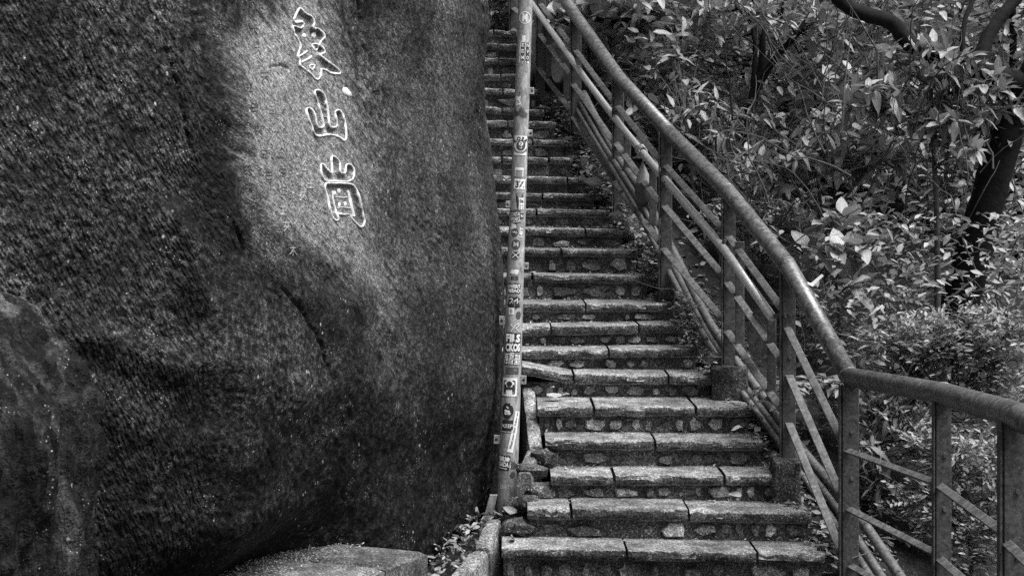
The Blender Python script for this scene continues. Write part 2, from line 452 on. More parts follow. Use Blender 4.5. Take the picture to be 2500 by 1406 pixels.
# ------------------------------------------------------------------ terrain
def build_terrain():
    xs = np.concatenate([np.linspace(-60, -8, 14), np.linspace(-7, 9, 90), np.linspace(10, 60, 16)])
    ys = np.concatenate([np.linspace(-40, -2, 10), np.linspace(-1, 20, 110), np.linspace(21, 90, 30)])
    X, Y = np.meshgrid(xs, ys)
    zs = stair_z(np.clip(Y, 0, 26)) - .2
    xr = stair_xr(np.clip(Y, 0, 26))
    dx = X - xr
    z = zs + np.where(dx > .15, -.30 * np.minimum(dx - .15, 2.5) * smooth(.15, .8, dx) - .42 * np.clip(dx - 2.0, 0, 9) * smooth(11, 15, Y), 0)
    z = np.where(dx < 0, z - .12, z)
    gut = smooth(.10, -.06, X) * smooth(10.2, 9.6, Y); z = z * (1 - gut) + np.minimum(z, -2.06) * gut
    # bank beside the steps stands a little above the treads' backs
    z = z + .10 * smooth(.0, .25, dx) * (1 - smooth(.45, .9, dx)) * smooth(9.4, 10.5, Y)
    P = np.stack([X, Y, z], -1)
    amp = .05 + .2 * smooth(14, 30, Y)
    z = z + amp * fbm(P * np.array([1.5, 1.5, 0]) , 4, 3) * smooth(0, .3, np.abs(dx)) * (dx > 0)
    V = np.stack([X, Y, z], -1).reshape(-1, 3)
    ny, nx = X.shape
    i = (np.arange(ny - 1)[:, None] * nx + np.arange(nx - 1)[None]).ravel()
    F = np.stack([i, i + 1, i + nx + 1, i + nx], 1)
    o = put('ground', V, F, M['soil'], None, True, origin=(0, 0, 0)); tag(o, kind='structure')
    return V
TERR = build_terrain()
def ground_z(x, y):
    d = (TERR[:, 0] - x) ** 2 + (TERR[:, 1] - y) ** 2
    k = np.argpartition(d, 4)[:4]; w = 1 / (d[k] + 1e-4)
    return float((TERR[k, 2] * w).sum() / w.sum())

# ------------------------------------------------------------------ stairway
stair = thing('stone_stairway', (SXR[0] / 2, SD[0], SZ[0] - .2), 'worn granite stairway climbing between the carved boulder and the metal railing', 'stairway')
def tread_slab(x0, x1, yf, yb, zl, zr, th, seed, zshift0=0.0, zshift1=0.0):
    """rounded, worn stone: rings along X"""
    L = x1 - x0; nx = max(8, int(L / .035))
    t = np.linspace(0, 1, nx)
    prof = []   # (y, z) offsets, front is yf, top 0
    r = .018
    prof += [(yb, -th), (yf + .03, -th), (yf + .006, -th + .012), (yf, -th * .6), (yf - .002, -th * .35), (yf, -r)]
    for a in (20, 45, 70): prof.append((yf + r - r * math.cos(R(a)), -r + r * math.sin(R(a))))
    dep = yb - yf
    prof += [(yf + r, 0)] + [(yf + r + (dep - r) * k / 5, 0) for k in range(1, 6)]
    prof = np.array(prof); m = len(prof)
    V = np.zeros((nx, m, 3))
    for k in range(nx):
        x = x0 + L * t[k]
        V[k, :, 0] = x; V[k, :, 1] = prof[:, 0]; V[k, :, 2] = prof[:, 1] + zl + (zr - zl) * t[k] + zshift0 + (zshift1 - zshift0) * t[k]
    P = V.reshape(-1, 3).copy()
    n1 = fbm(P * 7 + seed * 3.1, 3, seed); n2 = fbm(P * 26 + seed, 3, seed + 5); n3 = vnoise(P * 60, seed + 9)
    top = (np.tile(prof[:, 1], nx) > -.004)
    front = ~top
    P[:, 1] += np.where(front & (P[:, 1] < yf + .05), -.008 * n1 - .010 * n2 - .005 * n3, 0)
    P[:, 2] += np.where(top, .004 * n1 + .0025 * n2, .003 * n1)
    P[:, 2] += np.where(np.tile(prof[:, 1], nx) < -th + .02, .005 * n1 + .008 * n2, 0)
    edge = (np.tile(np.abs(prof[:, 0] - yf) < .03, nx)) & (np.tile(prof[:, 1], nx) > -.03)
    chip = np.clip(fbm(P * np.array([16, 3, 3]) + seed * 7.7, 3, seed + 31) - .12, 0, 1)
    P[:, 2] -= np.where(edge, .045 * chip, 0); P[:, 1] += np.where(edge, .035 * chip, 0)
    # worn round ends
    for k, s in ((0, .02), (nx - 1, .02)):
        sl = slice(k * m, (k + 1) * m)
        c = P[sl].mean(0); P[sl, 1:] = c[1:] + (P[sl, 1:] - c[1:]) * np.array([1 - s * .6, .93])
        P[sl, 1] = np.maximum(P[sl, 1], yf + .012)
    F = []
    for k in range(nx - 1):
        for j in range(m):
            a, b = k * m + j, k * m + (j + 1) % m
            F.append((a, b, b + m, a + m))
    F.append(tuple(range(m))[::-1]); F.append(tuple((nx - 1) * m + j for j in range(m)))
    return P, [f[::-1] for f in F]
core = MB()
for n, ((ya, yb_, xr, xl, joints), D, z) in enumerate(zip(ST, SD, SZ)):
    cols = [xl] + list(joints) + [xr]
    X = [(c - CX) * D / F_PX for c in cols]
    zl = -(ya - HY) * D / F_PX; zr = -(yb_ - HY) * D / F_PX
    Dn = SD[n + 1] if n + 1 < len(SD) else D + .35
    zprev = SZ[n - 1] if n else z - .19
    th = (.068 if n < 9 else .064) * random.uniform(.94, 1.06)
    Xa, Xb = X[0], X[-1]
    for k in range(len(X) - 1):
        f0, f1 = (X[k] - Xa) / (Xb - Xa), (X[k + 1] - Xa) / (Xb - Xa)
        g = random.uniform(.005, .011)
        z0, z1 = 0.0, 0.0
        if n == 5 and k == 0: z0, z1 = .055, -.004
        zz = random.uniform(-.004, .004)
        V, F = tread_slab(X[k] + (g if k else 0), X[k + 1] - (g if k < len(X) - 2 else 0), D + random.uniform(-.008, .008), Dn + .05,
                          zl + (zr - zl) * f0 + zz, zl + (zr - zl) * f1 + zz, th, n * 5 + k + 1, z0, z1)
        sl = put('tread_slab', V, F, M['tread'], stair, 38); sl.data.materials.append(M['front'])
        nz = np.empty(len(sl.data.polygons) * 3); sl.data.polygons.foreach_get('normal', nz)
        sl.data.polygons.foreach_set('material_index', (np.abs(nz.reshape(-1, 3)[:, 2]) < .55).astype(np.int32))
    # mortar core behind the riser stones, then the stones
    zb = zprev - .02
    V, F = box(((Xa + Xb) / 2, D + .055 + .3, (z - th * .8 + zb) / 2), (Xb - Xa - .02, .6, z - th * .8 - zb)); core.add(V, F)
    zt = z - th - .004; h = zt - zprev
    if h > .03:
        x = Xa + random.uniform(.02, .1)
        while x < Xb - .05:
            w = random.choice([.05, .07, .09, .11, .14, .2]) * random.uniform(.85, 1.15)
            if n > 12: w *= 1.5
            w = min(w, Xb - .02 - x)
            if w > .035 and random.random() < (.8 if n < 13 else .7):
                hh = h * random.uniform(.34, .5); hw = w * .49
                cx, cz = x + w / 2, zprev + .004 + hh + (h - 2 * hh) * random.uniform(0, .8)
                m = random.choice([5, 6, 7]); ang = np.sort(np.linspace(0, 2 * math.pi, m, endpoint=False) + rng.uniform(-.35, .35, m)) + random.uniform(0, 1)
                ca, sa = np.cos(ang), np.sin(ang)
                sq = 1 / np.maximum(np.abs(ca), np.abs(sa)) ** .9
                rx = hw * sq * rng.uniform(.78, 1.0, m); rz = hh * sq * rng.uniform(.78, 1.0, m)
                yf = D + .028 + random.uniform(.0, .024)
                tx, tz = rng.normal(0, .10, 2)
                def ringat(f, y0, j): return np.stack([cx + ca * rx * f, y0 + tx * ca * rx * f + tz * sa * rz * f + rng.uniform(-j, j, m), cz + sa * rz * f], 1)
                V = np.concatenate([ringat(1, yf + .06, 0), ringat(.98, yf + .014, .006), ringat(.84, yf, .005), [[cx, yf + random.uniform(-.008, .003), cz]]])
                F = [(a_ * m + j, a_ * m + (j + 1) % m, (a_ + 1) * m + (j + 1) % m, (a_ + 1) * m + j) for a_ in (0, 1) for j in range(m)]
                F += [(2 * m + j, 2 * m + (j + 1) % m, 3 * m) for j in range(m)]
                put('riser_stone', V, [f[::-1] for f in F], M['riser_pale'] if random.random() < (.4 if n < 13 else .12) else M['riser'], stair, 20)
            x += w + random.uniform(.006, .05)
V, F = core.out(); put('mortar_core', V, F, M['mortar'], stair)

# ------------------------------------------------------------------ the carved boulder
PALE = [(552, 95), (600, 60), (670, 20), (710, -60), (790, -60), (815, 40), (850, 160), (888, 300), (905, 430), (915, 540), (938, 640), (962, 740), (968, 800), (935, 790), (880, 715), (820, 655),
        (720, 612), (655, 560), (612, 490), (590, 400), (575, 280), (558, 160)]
Z8 = lambda L: [(680 + x * .427, y * .427) for x, y in L]
CH1 = Z8([(118, 50), (100, 80), (86, 118), (100, 132), (128, 126), (142, 142), (126, 162), (82, 150), (86, 182), (104, 220), (124, 262), (118, 290), (108, 320), (120, 345), (122, 378),
          (150, 396), (186, 428), (205, 450), (225, 455), (240, 430), (243, 398), (262, 400), (300, 420), (345, 424), (348, 408), (318, 380), (278, 350), (238, 318), (260, 305),
          (256, 280), (236, 258), (242, 236), (262, 214), (250, 186), (224, 166), (196, 158), (203, 130), (186, 96), (152, 78), (136, 60)])
CH2 = Z8([(206, 532), (212, 517), (234, 520), (258, 545), (272, 592), (282, 650), (292, 722), (332, 722), (326, 668), (322, 642), (340, 630), (364, 652), (378, 700), (386, 760), (384, 796), (370, 804), (340, 784),
          (300, 772), (260, 776), (226, 780), (202, 762), (186, 720), (170, 680), (158, 634), (166, 618), (190, 632), (208, 664), (222, 724), (256, 722), (244, 662), (230, 612), (216, 570)])
CH3 = Z8([(240, 942), (256, 942), (276, 966), (302, 992), (305, 960), (300, 922), (306, 896), (330, 905), (350, 942), (352, 986), (378, 988), (386, 945), (406, 942), (426, 962), (430, 1000), (416, 1030), (380, 1040),
          (330, 1038), (272, 1034), (248, 1006)])
CH4 = Z8([(266, 1056), (330, 1048), (400, 1052), (430, 1066), (450, 1102), (466, 1160), (480, 1220), (490, 1270), (474, 1298), (448, 1284), (412, 1244), (404, 1228), (345, 1226), (332, 1222), (340, 1252), (322, 1260), (300, 1222), (284, 1150)])
SIL = np.array([(-700, 1060), (-400, 1130), (-200, 1165), (0, 1192), (70, 1196), (120, 1185), (190, 1180), (270, 1185), (370, 1200), (480, 1211), (570, 1220), (650, 1228), (740, 1231), (900, 1224), (1050, 1214), (1150, 1204), (1230, 1188), (1275, 1165), (1320, 1120), (1420, 1100)], float)
def build_boulder():
    # plan path: heading along the face, turning back round the right end
    tt = np.concatenate([np.arange(0, .8, .04), np.arange(.8, 2.0, .0085), np.arange(2.0, 3.1, .0072), np.arange(3.1, 5.6, .010), np.arange(5.6, 9.5, .08)])
    # the face breaks at a shallow fold left of the inscription
    ang = np.interp(tt, [0, 1.0, 1.75, 1.95, 2.15, 2.9, 4.2, 5.0, 5.5, 6.2, 9.5], [46, 50, 47, 43, 66, 62, 62, 72, 92, 100, 112])
    dt = np.gradient(tt)
    px_ = np.cumsum(np.cos(np.radians(ang)) * dt); py_ = np.cumsum(np.sin(np.radians(ang)) * dt)
    k0 = np.argmin(np.abs(tt - 4.6)); px_ += -.22 - px_[k0]; py_ += 8.75 - py_[k0]
    zz = np.concatenate([np.arange(-2.45, -.3, .0095), np.arange(-.3, 1.25, .0075), np.arange(1.25, 4.0, .05)])
    T, Zg = np.meshgrid(tt, zz)
    X = np.broadcast_to(px_, T.shape).copy(); Y = np.broadcast_to(py_, T.shape).copy()
    nx_ = np.sin(np.radians(ang)); ny_ = -np.cos(np.radians(ang))
    # vertical profile: belly, leaning back above, undercut at the base
    bel = .30 * (1 - ((Zg + .5) / 2.3) ** 2)
    bel = bel - .30 * smooth(-1.95, -2.45, Zg) * smooth(3.6, 4.6, T) - .48 * smooth(-1.35, -1.95, Zg) * smooth(3.9, 2.8, T) * smooth(1.0, 1.9, T) - .9 * smooth(1.6, 4.2, Zg) ** 2
    bel = bel + .04 * np.exp(-((Zg + .7 + .25 * (T - 2.6)) / .35) ** 2) * smooth(1.5, 2.8, T)
    P3 = np.stack([T, Zg, np.zeros_like(T)], -1)
    bel = bel + .08 * fbm(P3 * .7, 2, 21) + .022 * fbm(P3 * 2.6, 3, 22)
    # shoulder: the top of the fold slopes with the inscription plane
    X = X + nx_ * bel; Y = Y + ny_ * bel
    # fit the right-hand outline
    for it in range(5):
        sh = np.zeros(len(zz))
        for k in range(len(zz)):
            row = CX + F_PX * X[k] / Y[k]
            j = np.argmax(row[(tt > 3)]) + np.argmax(tt > 3)
            want = np.interp(HY - F_PX * zz[k] / Y[k, j], SIL[:, 0], SIL[:, 1])
            sh[k] = (want - row[j]) * Y[k, j] / F_PX
        sh = np.convolve(np.pad(sh, 8, 'edge'), np.ones(17) / 17, 'valid')
        X += sh[:, None] * smooth(1.0, 5.0, tt)
    col = CX + F_PX * X / Y; row = HY - F_PX * Zg / Y
    # relief: streaks running down to the right, coarse on the left, finer round the inscription
    def streak(dirx, dirz, along, across, seed, oc=3):
        a = (T * dirx + Zg * dirz); c = (-T * dirz + Zg * dirx)
        return fbm(np.stack([a / along, c / across, np.full_like(a, seed * 1.3)], -1), oc, seed)
    w = fbm(P3 * 3, 2, 40) * .04
    T0 = T.copy(); Z0 = Zg.copy(); T = T + w + .022 * fbm(P3 * 13, 2, 41); Zg = Zg + .03 * fbm(P3 * 11, 2, 42)
    left = 1 - smooth(1.75, 2.15, T0 + .18 * fbm(P3 * 2, 2, 33))
    s1 = .6 * streak(.50, -.87, .060, .018, 1, 4) + .6 * streak(.66, -.75, .045, .016, 7, 3)
    s1b = streak(.42, -.9, .03, .011, 2, 2)
    s2 = streak(.88, -.47, .11, .018, 3, 3); s2b = streak(.85, -.52, .05, .012, 4, 2)
    T = T0; Zg = Z0
    low = smooth(-.75, -1.5, Zg)
    pit = fbm(np.stack([T / .05, Zg / .07, T * 0], -1), 3, 51)
    patchy = smooth(-.35, .45, fbm(P3 * 1.9, 3, 54)); in_pale = in_poly(col, row, PALE)
    disp = left * (.010 * s1 + .003 * pit) * (.55 + .6 * patchy) + (1 - left) * ((.007 * s2 + .004 * s2b) * (.35 + .9 * patchy) * np.where(in_pale, .5, 1) + low * .011 * pit) + .004 * pit * np.where(in_pale, .4, 1)
    # crack
    for cr, dp in (([(412, 120), (425, 180), (440, 240), (455, 300), (468, 360)], .03), ([(872, 0), (880, 60), (884, 110), (896, 130)], .014), ([(660, 165), (690, 160), (705, 168)], .012), ([(575, 545), (590, 575), (612, 610)], .025),
                   ([(700, 700), (760, 770), (800, 850), (815, 930)], .016), ([(250, 430), (262, 520), (280, 610)], .014), ([(1000, 640), (1040, 760), (1050, 850)], .012)):
        crack = poly_dist(col + 5 * fbm(P3 * 20, 2, 88), row, cr, False); disp = disp - dp * (1 - smooth(1.0, 5, crack))
    step = smooth(0, 10, poly_dist(col, row, [(480, 270), (560, 320), (570, 400), (620, 560), (655, 620)], False))
    # ledges and folds in the rough left part, hollows in the middle
    for pl, wd, am in (([(420, 540), (470, 660), (512, 770), (500, 870), (440, 900), (300, 850), (200, 820)], 42, .045), ([(600, 620), (680, 720), (760, 800), (800, 900)], 45, -.03), ([(560, 320), (590, 440), (640, 560), (720, 640), (820, 700)], 30, -.022),
                       ([(560, 900), (700, 960), (860, 930)], 60, .03), ([(900, 800), (980, 900), (1060, 1000), (1080, 1120)], 50, -.028), ([(260, 1000), (420, 1080), (600, 1120)], 50, .025)):
        dd = poly_dist(col + 18 * fbm(P3 * 6, 2, 85), row, pl, False)
        disp = disp + am * np.exp(-(dd / wd) ** 2)
    # carved characters cut into the face
    carve = np.zeros(T.shape); paint = np.zeros(T.shape)
    near = (col > 690) & (col < 910) & (row > 0) & (row < 580)
    cn, rn = col[near], row[near]
    cv = np.zeros(cn.shape)
    for ch in (CH1, CH2, CH3, CH4):
        pol = catmull(ch, 3, True); ins = in_poly(cn, rn, pol)
        d = poly_dist(cn, rn, pol); cv = np.maximum(cv, ins * smooth(2.2, 5.5, d))
    carve[near] = cv
    disp = disp * (1 - .5 * carve) - .016 * carve
    X = X + nx_ * disp; Y = Y + ny_ * disp
    X[:, -1] -= 2.5
    # albedo masks, ragged edges: cleaned stone with painted-in brightening, then darker areas
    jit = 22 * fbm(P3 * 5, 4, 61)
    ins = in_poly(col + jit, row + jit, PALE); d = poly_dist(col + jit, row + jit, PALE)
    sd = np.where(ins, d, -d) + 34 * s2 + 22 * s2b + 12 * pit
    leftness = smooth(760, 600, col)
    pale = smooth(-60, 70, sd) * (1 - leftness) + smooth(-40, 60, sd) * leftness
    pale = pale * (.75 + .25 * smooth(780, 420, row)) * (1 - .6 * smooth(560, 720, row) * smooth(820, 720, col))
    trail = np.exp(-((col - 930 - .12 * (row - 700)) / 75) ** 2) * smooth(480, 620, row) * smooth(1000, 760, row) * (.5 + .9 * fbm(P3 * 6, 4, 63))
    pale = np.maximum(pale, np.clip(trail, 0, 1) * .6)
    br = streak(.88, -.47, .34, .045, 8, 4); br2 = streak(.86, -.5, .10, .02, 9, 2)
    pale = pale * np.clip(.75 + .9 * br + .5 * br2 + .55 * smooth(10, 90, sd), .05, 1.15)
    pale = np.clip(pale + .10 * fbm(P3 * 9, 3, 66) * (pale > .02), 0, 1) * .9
    # right flank: somewhat paler
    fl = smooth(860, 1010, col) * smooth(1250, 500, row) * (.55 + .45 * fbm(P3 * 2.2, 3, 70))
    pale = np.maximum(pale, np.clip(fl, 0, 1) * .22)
    tone_gain = 1 - .55 * np.exp(-(((col - 535 - .1 * (row - 400)) / 60) ** 2)) * smooth(60, 200, row) * smooth(820, 620, row)  # dark band left of the inscription: stain plus the fold's shade painted in
    tone_gain = tone_gain * (1 - .3 * np.exp(-((col - 760) / 150) ** 2 - ((row - 720 - .35 * (col - 760)) / 60) ** 2))
    tone_gain = tone_gain * (1 - .62 * smooth(820, 1120, row + 60 * fbm(P3 * 2, 3, 77))) * (1 - .35 * smooth(640, 760, row) * smooth(1000, 800, row) * smooth(700, 900, col))  # darker towards the foot and in the lower middle
    tone_gain = tone_gain * (1 + .45 * left * smooth(1000, 300, row) * smooth(520, 380, col)) * (1 + .5 * smooth(.1, .5, fbm(P3 * 1.6, 4, 79)))
    V = np.stack([X, Y, Zg], -1).reshape(-1, 3)
    ny, nx = T.shape
    i = (np.arange(ny - 1)[:, None] * nx + np.arange(nx - 1)[None]).ravel()
    F = np.stack([i, i + 1, i + nx + 1, i + nx], 1)
    o = put('boulder', V, F, M['rock'], None, True, attrs={'coarse': left.ravel(), 'grain': ((1 - left) * (1 - .8 * smooth(-.35, -.9, Zg))).ravel(), 'pale': pale.ravel(), 'tone_gain': tone_gain.ravel(), 'paint': paint.ravel()}, origin=(-1.2, 8.0, -2.1), uv=np.stack([T, Zg], -1).reshape(-1, 2))
    tag(o, 'huge dark weathered boulder with three white outlined carved characters', 'boulder')
    # crown of the boulder: closes the shape over the back
    top = V.reshape(ny, nx, 3)[-1]; cen = top.mean(0) + np.array([-1.5, 1.0, .8])
    rings = [top + (cen - top) * f + np.array([0, 0, .8 * math.sin(f * 1.5)]) * 1 for f in (0, .2, .45, .75)]
    VV = np.concatenate(rings + [cen[None] + np.array([[0, 0, .1]])]); FF = []
    for k in range(3):
        for j in range(nx - 1): FF.append((k * nx + j, k * nx + j + 1, (k + 1) * nx + j + 1, (k + 1) * nx + j))
    for j in range(nx - 1): FF.append((3 * nx + j, 3 * nx + j + 1, 4 * nx))
    put('boulder_top', VV, FF, M['rock2'], o, True)
    sub = V.reshape(ny, nx, 3)
    return o, BVHTree.FromPolygons([Vector(v) for v in V], F.tolist())
boulder, BVH = build_boulder()
def hit(x, y, lift=.003):
    d = Vector(nrm(at(x, y, 1.0))); p, nn, _, _ = BVH.ray_cast(Vector((0, 0, 0)), d, 30)
    if p is None: return None, None
    if nn.dot(d) > 0: nn = -nn
    return np.array(p + nn * lift), np.array(nn)
def stroke(pts, w, lift=.004, closed=False, wob=.25, seed=0):
    """painted line lying on the rock, width in photo pixels"""
    P = []; Nn = []
    n = len(pts); r_ = np.random.default_rng(seed)
    ww = w * (1 + wob * (np.convolve(r_.uniform(-1, 1, n + 8), np.ones(4) / 4, 'same')[4:n + 4]) * 1.6)
    V = []; 
    A = np.array(pts, float)
    Tn = np.roll(A, -1, 0) - np.roll(A, 1, 0) if closed else np.gradient(A, axis=0)
    Tn /= np.linalg.norm(Tn, axis=1)[:, None] + 1e-9
    Q = np.stack([-Tn[:, 1], Tn[:, 0]], 1)
    A = A + r_.uniform(-.5, .5, A.shape)
    ok = True
    for k in range(n):
        for s, lf in ((-1, -.002), (-.55, lift), (.55, lift), (1, -.002)):
            p, nn = hit(*(A[k] + Q[k] * ww[k] / 2 * s), lf)
            if p is None: return None
            V.append(p)
    F = []
    for k in range(n if closed else n - 1):
        a, b = k * 4, ((k + 1) % n) * 4
        for j in range(3): F.append((a + j, a + j + 1, b + j + 1, b + j))
    return np.array(V), F
def fill(poly, lift=.004):
    c = np.mean(poly, 0); V = []
    for f, lf in ((1.0, -.002), (.8, lift), (.4, lift)):
        for p in poly:
            h, _ = hit(*(c + (np.array(p) - c) * f), lf)
            V.append(h)
    h, _ = hit(*c, lift); V.append(h); m = len(poly)
    F = [(a * m + j, a * m + (j + 1) % m, (a + 1) * m + (j + 1) % m, (a + 1) * m + j) for a in (0, 1) for j in range(m)] + [(2 * m + j, 2 * m + (j + 1) % m, 3 * m) for j in range(m)]
    return np.array(V), F
def blob(cx, cy, rx, ry, m=10, seed=0):
    r_ = np.random.default_rng(seed)
    return [(cx + math.cos(a) * rx * r_.uniform(.75, 1.15), cy + math.sin(a) * ry * r_.uniform(.75, 1.15)) for a in np.linspace(0, 2 * math.pi, m, endpoint=False)]
def carved(label, outlines, blobs, lines):
    mb = MB()
    for k, o_ in enumerate(outlines):
        r = stroke(catmull(o_, 5, True), 3.7, .006, wob=.5, closed=True, seed=k + len(label))
        if r: mb.add(*r)
    for b_ in blobs: mb.add(*fill(b_))
    for ln, w in lines:
        r = stroke(catmull(ln, 6), w, seed=3)
        if r: mb.add(*r)
    V, F = mb.out(); o = put('carved_character', V, F, M['paint'], boulder, True); o['label'] = label
zp = lambda x, y: (680 + x * .427, y * .427)
carved('topmost carved character outlined in white', [CH1], [blob(*zp(146, 205), 5.5, 7, 10, 1), blob(*zp(200, 203), 6, 8.5, 10, 2)],
       [([zp(188, 258), zp(206, 252), zp(228, 256), zp(222, 276), zp(212, 290), zp(198, 276), zp(188, 258)], 4.2), ([zp(112, 326), zp(138, 312), zp(163, 292)], 5), ([zp(128, 358), zp(158, 344), zp(189, 324)], 6),
        ([zp(170, 380), zp(190, 372), zp(206, 374), zp(192, 400), zp(172, 382)], 3.6), ([zp(86, 124), zp(112, 126), zp(134, 128)], 4)])
carved('middle carved character of three upright strokes outlined in white', [CH2], [], [])
carved('lowest carved character, a crowned frame, outlined in white', [CH3, CH4], [blob(*zp(316, 1106), 5, 7, 9, 4), blob(*zp(344, 1094), 5, 8, 9, 5), blob(*zp(346, 1172), 3, 6.5, 8, 6), blob(*zp(381, 1166), 3, 6.5, 8, 7)],
       [([zp(308, 1092), zp(312, 1150), zp(332, 1222)], 4.2), ([zp(394, 1088), zp(404, 1120), zp(416, 1170), zp(431, 1236)], 6.5), ([zp(404, 1228), zp(431, 1238)], 4), ([zp(318, 1125), zp(350, 1130), zp(392, 1128)], 2.5), ([zp(330, 1190), zp(365, 1186), zp(410, 1190)], 2.2)])
mb = MB(); mb.add(*fill([(834, 222), (838, 213), (847, 214), (857, 226), (861, 235), (850, 236), (840, 231)])); V, F = mb.out()
put('paint_patch', V, F, M['paint'], boulder, True)
# columns of small shallow characters
GL = [[((-8, -6), (8, -7)), ((0, -12), (0, 12)), ((0, -2), (-9, 10)), ((0, -2), (9, 10))], [((-8, -9), (8, -9)), ((-7, 0), (7, 0)), ((-9, 9), (9, 9)), ((0, -9), (0, 9))],
      [((-7, -9), (-7, 9)), ((-7, -9), (7, -9)), ((7, -9), (7, 9)), ((-7, 9), (7, 9)), ((-7, 0), (7, 0))], [((0, -12), (-9, -2)), ((0, -12), (9, -2)), ((-5, 0), (5, 0)), ((0, 0), (0, 11)), ((-8, 11), (8, 11))],
      [((-9, -7), (9, -8)), ((-3, -12), (-5, 2)), ((4, -12), (3, 2)), ((-9, 3), (9, 2)), ((0, 3), (-7, 12)), ((0, 3), (8, 12))]]
SM = [(620, 75, 0, 0), (628, 122, 0, 1), (646, 185, 4, 0), (608, 214, 1, 0), (620, 262, 2, 0), (663, 268, 2, 1), (631, 316, 4, 0), (672, 328, 0, 1), (645, 375, 2, 1), (686, 372, 3, 1), (605, 412, 4, 0), (690, 420, 2, 1), (656, 428, 2, 0),
      (608, 455, 4, 0), (694, 465, 1, 1), (622, 490, 4, 0), (712, 490, 0, 1), (690, 515, 1, 2), (700, 552, 4, 2), (758, 450, 1, 2), (745, 405, 3, 2), (715, 612, 0, 2), (738, 478, 4, 2)]
for k, (x, y, g, c) in enumerate(SM):
    mb = MB()
    for j, (a, b_) in enumerate(GL[g]):
        q = [(x + a[0] * .95, y + a[1]), (x + (a[0] + b_[0]) / 2 + .8, y + (a[1] + b_[1]) / 2 + .6), (x + b_[0] * .95, y + b_[1])]
        r = stroke(catmull(q, 4), 2.0 if c < 2 else 3.2, .0025, seed=k * 7 + j)
        if r: mb.add(*r)
    V, F = mb.out(); put('small_carved_character', V, F, M['cut'] if c == 0 else (M['cut2'] if c == 1 else M['mid']) , boulder, True)

# ------------------------------------------------------------------ small boulder, foreground left
def build_small_boulder():
    cx, cy = -2.3, 4.7
    prof = [(-2.6, 240), (-1.6, 240), (-1.2, 242), (-1.1, 244), (-.75, 248), (-.66, 256), (-.58, 250), (-.5, 235), (-.44, 205), (-.36, 162), (-.28, 104), (-.21, 52), (-.17, 10), (-.10, -80), (-.03, -220), (0.02, -420), (.03, -505)]
    pz = np.array([p[0] for p in prof]); pr = np.array([(p[1] - CX) * cy / F_PX - cx for p in prof])
    s = np.linspace(0, 1, 200); arc = np.concatenate([[0], np.cumsum(np.hypot(np.diff(pz), np.diff(pr)))]); arc /= arc[-1]
    zz = np.interp(s, arc, pz) - .15; rr = np.maximum(np.interp(s, arc, pr) * .93, .005)
    ph = np.linspace(0, 2 * math.pi, 560) + R(150)
    PH, ZZ = np.meshgrid(ph, zz); RR = np.broadcast_to(rr[:, None], PH.shape)
    dirs = np.stack([np.cos(PH), np.sin(PH), ZZ * 0], -1)
    B = np.stack([cx + RR * dirs[..., 0], cy + RR * dirs[..., 1], ZZ], -1)
    st = fbm(np.stack([PH * 16, ZZ * 3.0, PH * 0], -1), 4, 91); big = fbm(B * 2.6, 4, 92); pit = fbm(B * 24, 3, 93)
    rid = 1 - np.abs(fbm(np.stack([PH * 5, ZZ * 1.6, PH * 0], -1), 3, 97)) * 2.2
    d = .05 * st + .07 * big * smooth(0, .3, RR) + .022 * pit + .05 * rid + .02 * fbm(B * np.array([9, 9, 4]), 3, 94)
    B = B + dirs * d[..., None]; B[..., 2] += .03 * big + .02 * pit + .02 * st * (RR < .8)
    ny, nx = PH.shape
    i = (np.arange(ny - 1)[:, None] * nx + np.arange(nx - 1)[None]).ravel()
    F = np.stack([i, i + 1, i + nx + 1, i + nx], 1)
    crust = smooth(.0, .35, fbm(B * np.array([14, 14, 6]), 4, 98) + .25 * fbm(B * 40, 2, 99)) * np.exp(-((ZZ + .36) / .2) ** 2) * .5 + .12 * smooth(.15, .45, fbm(np.stack([PH * 14, ZZ * 2.0, PH * 0], -1), 3, 96))
    o = put('boulder', B.reshape(-1, 3), F, M['rock2'], None, True, origin=(cx, cy, -2.0), attrs={'crust': np.clip(crust, 0, 1).ravel()})
    tag(o, 'smaller round-shouldered mossy boulder in the lower left corner', 'boulder')
build_small_boulder()

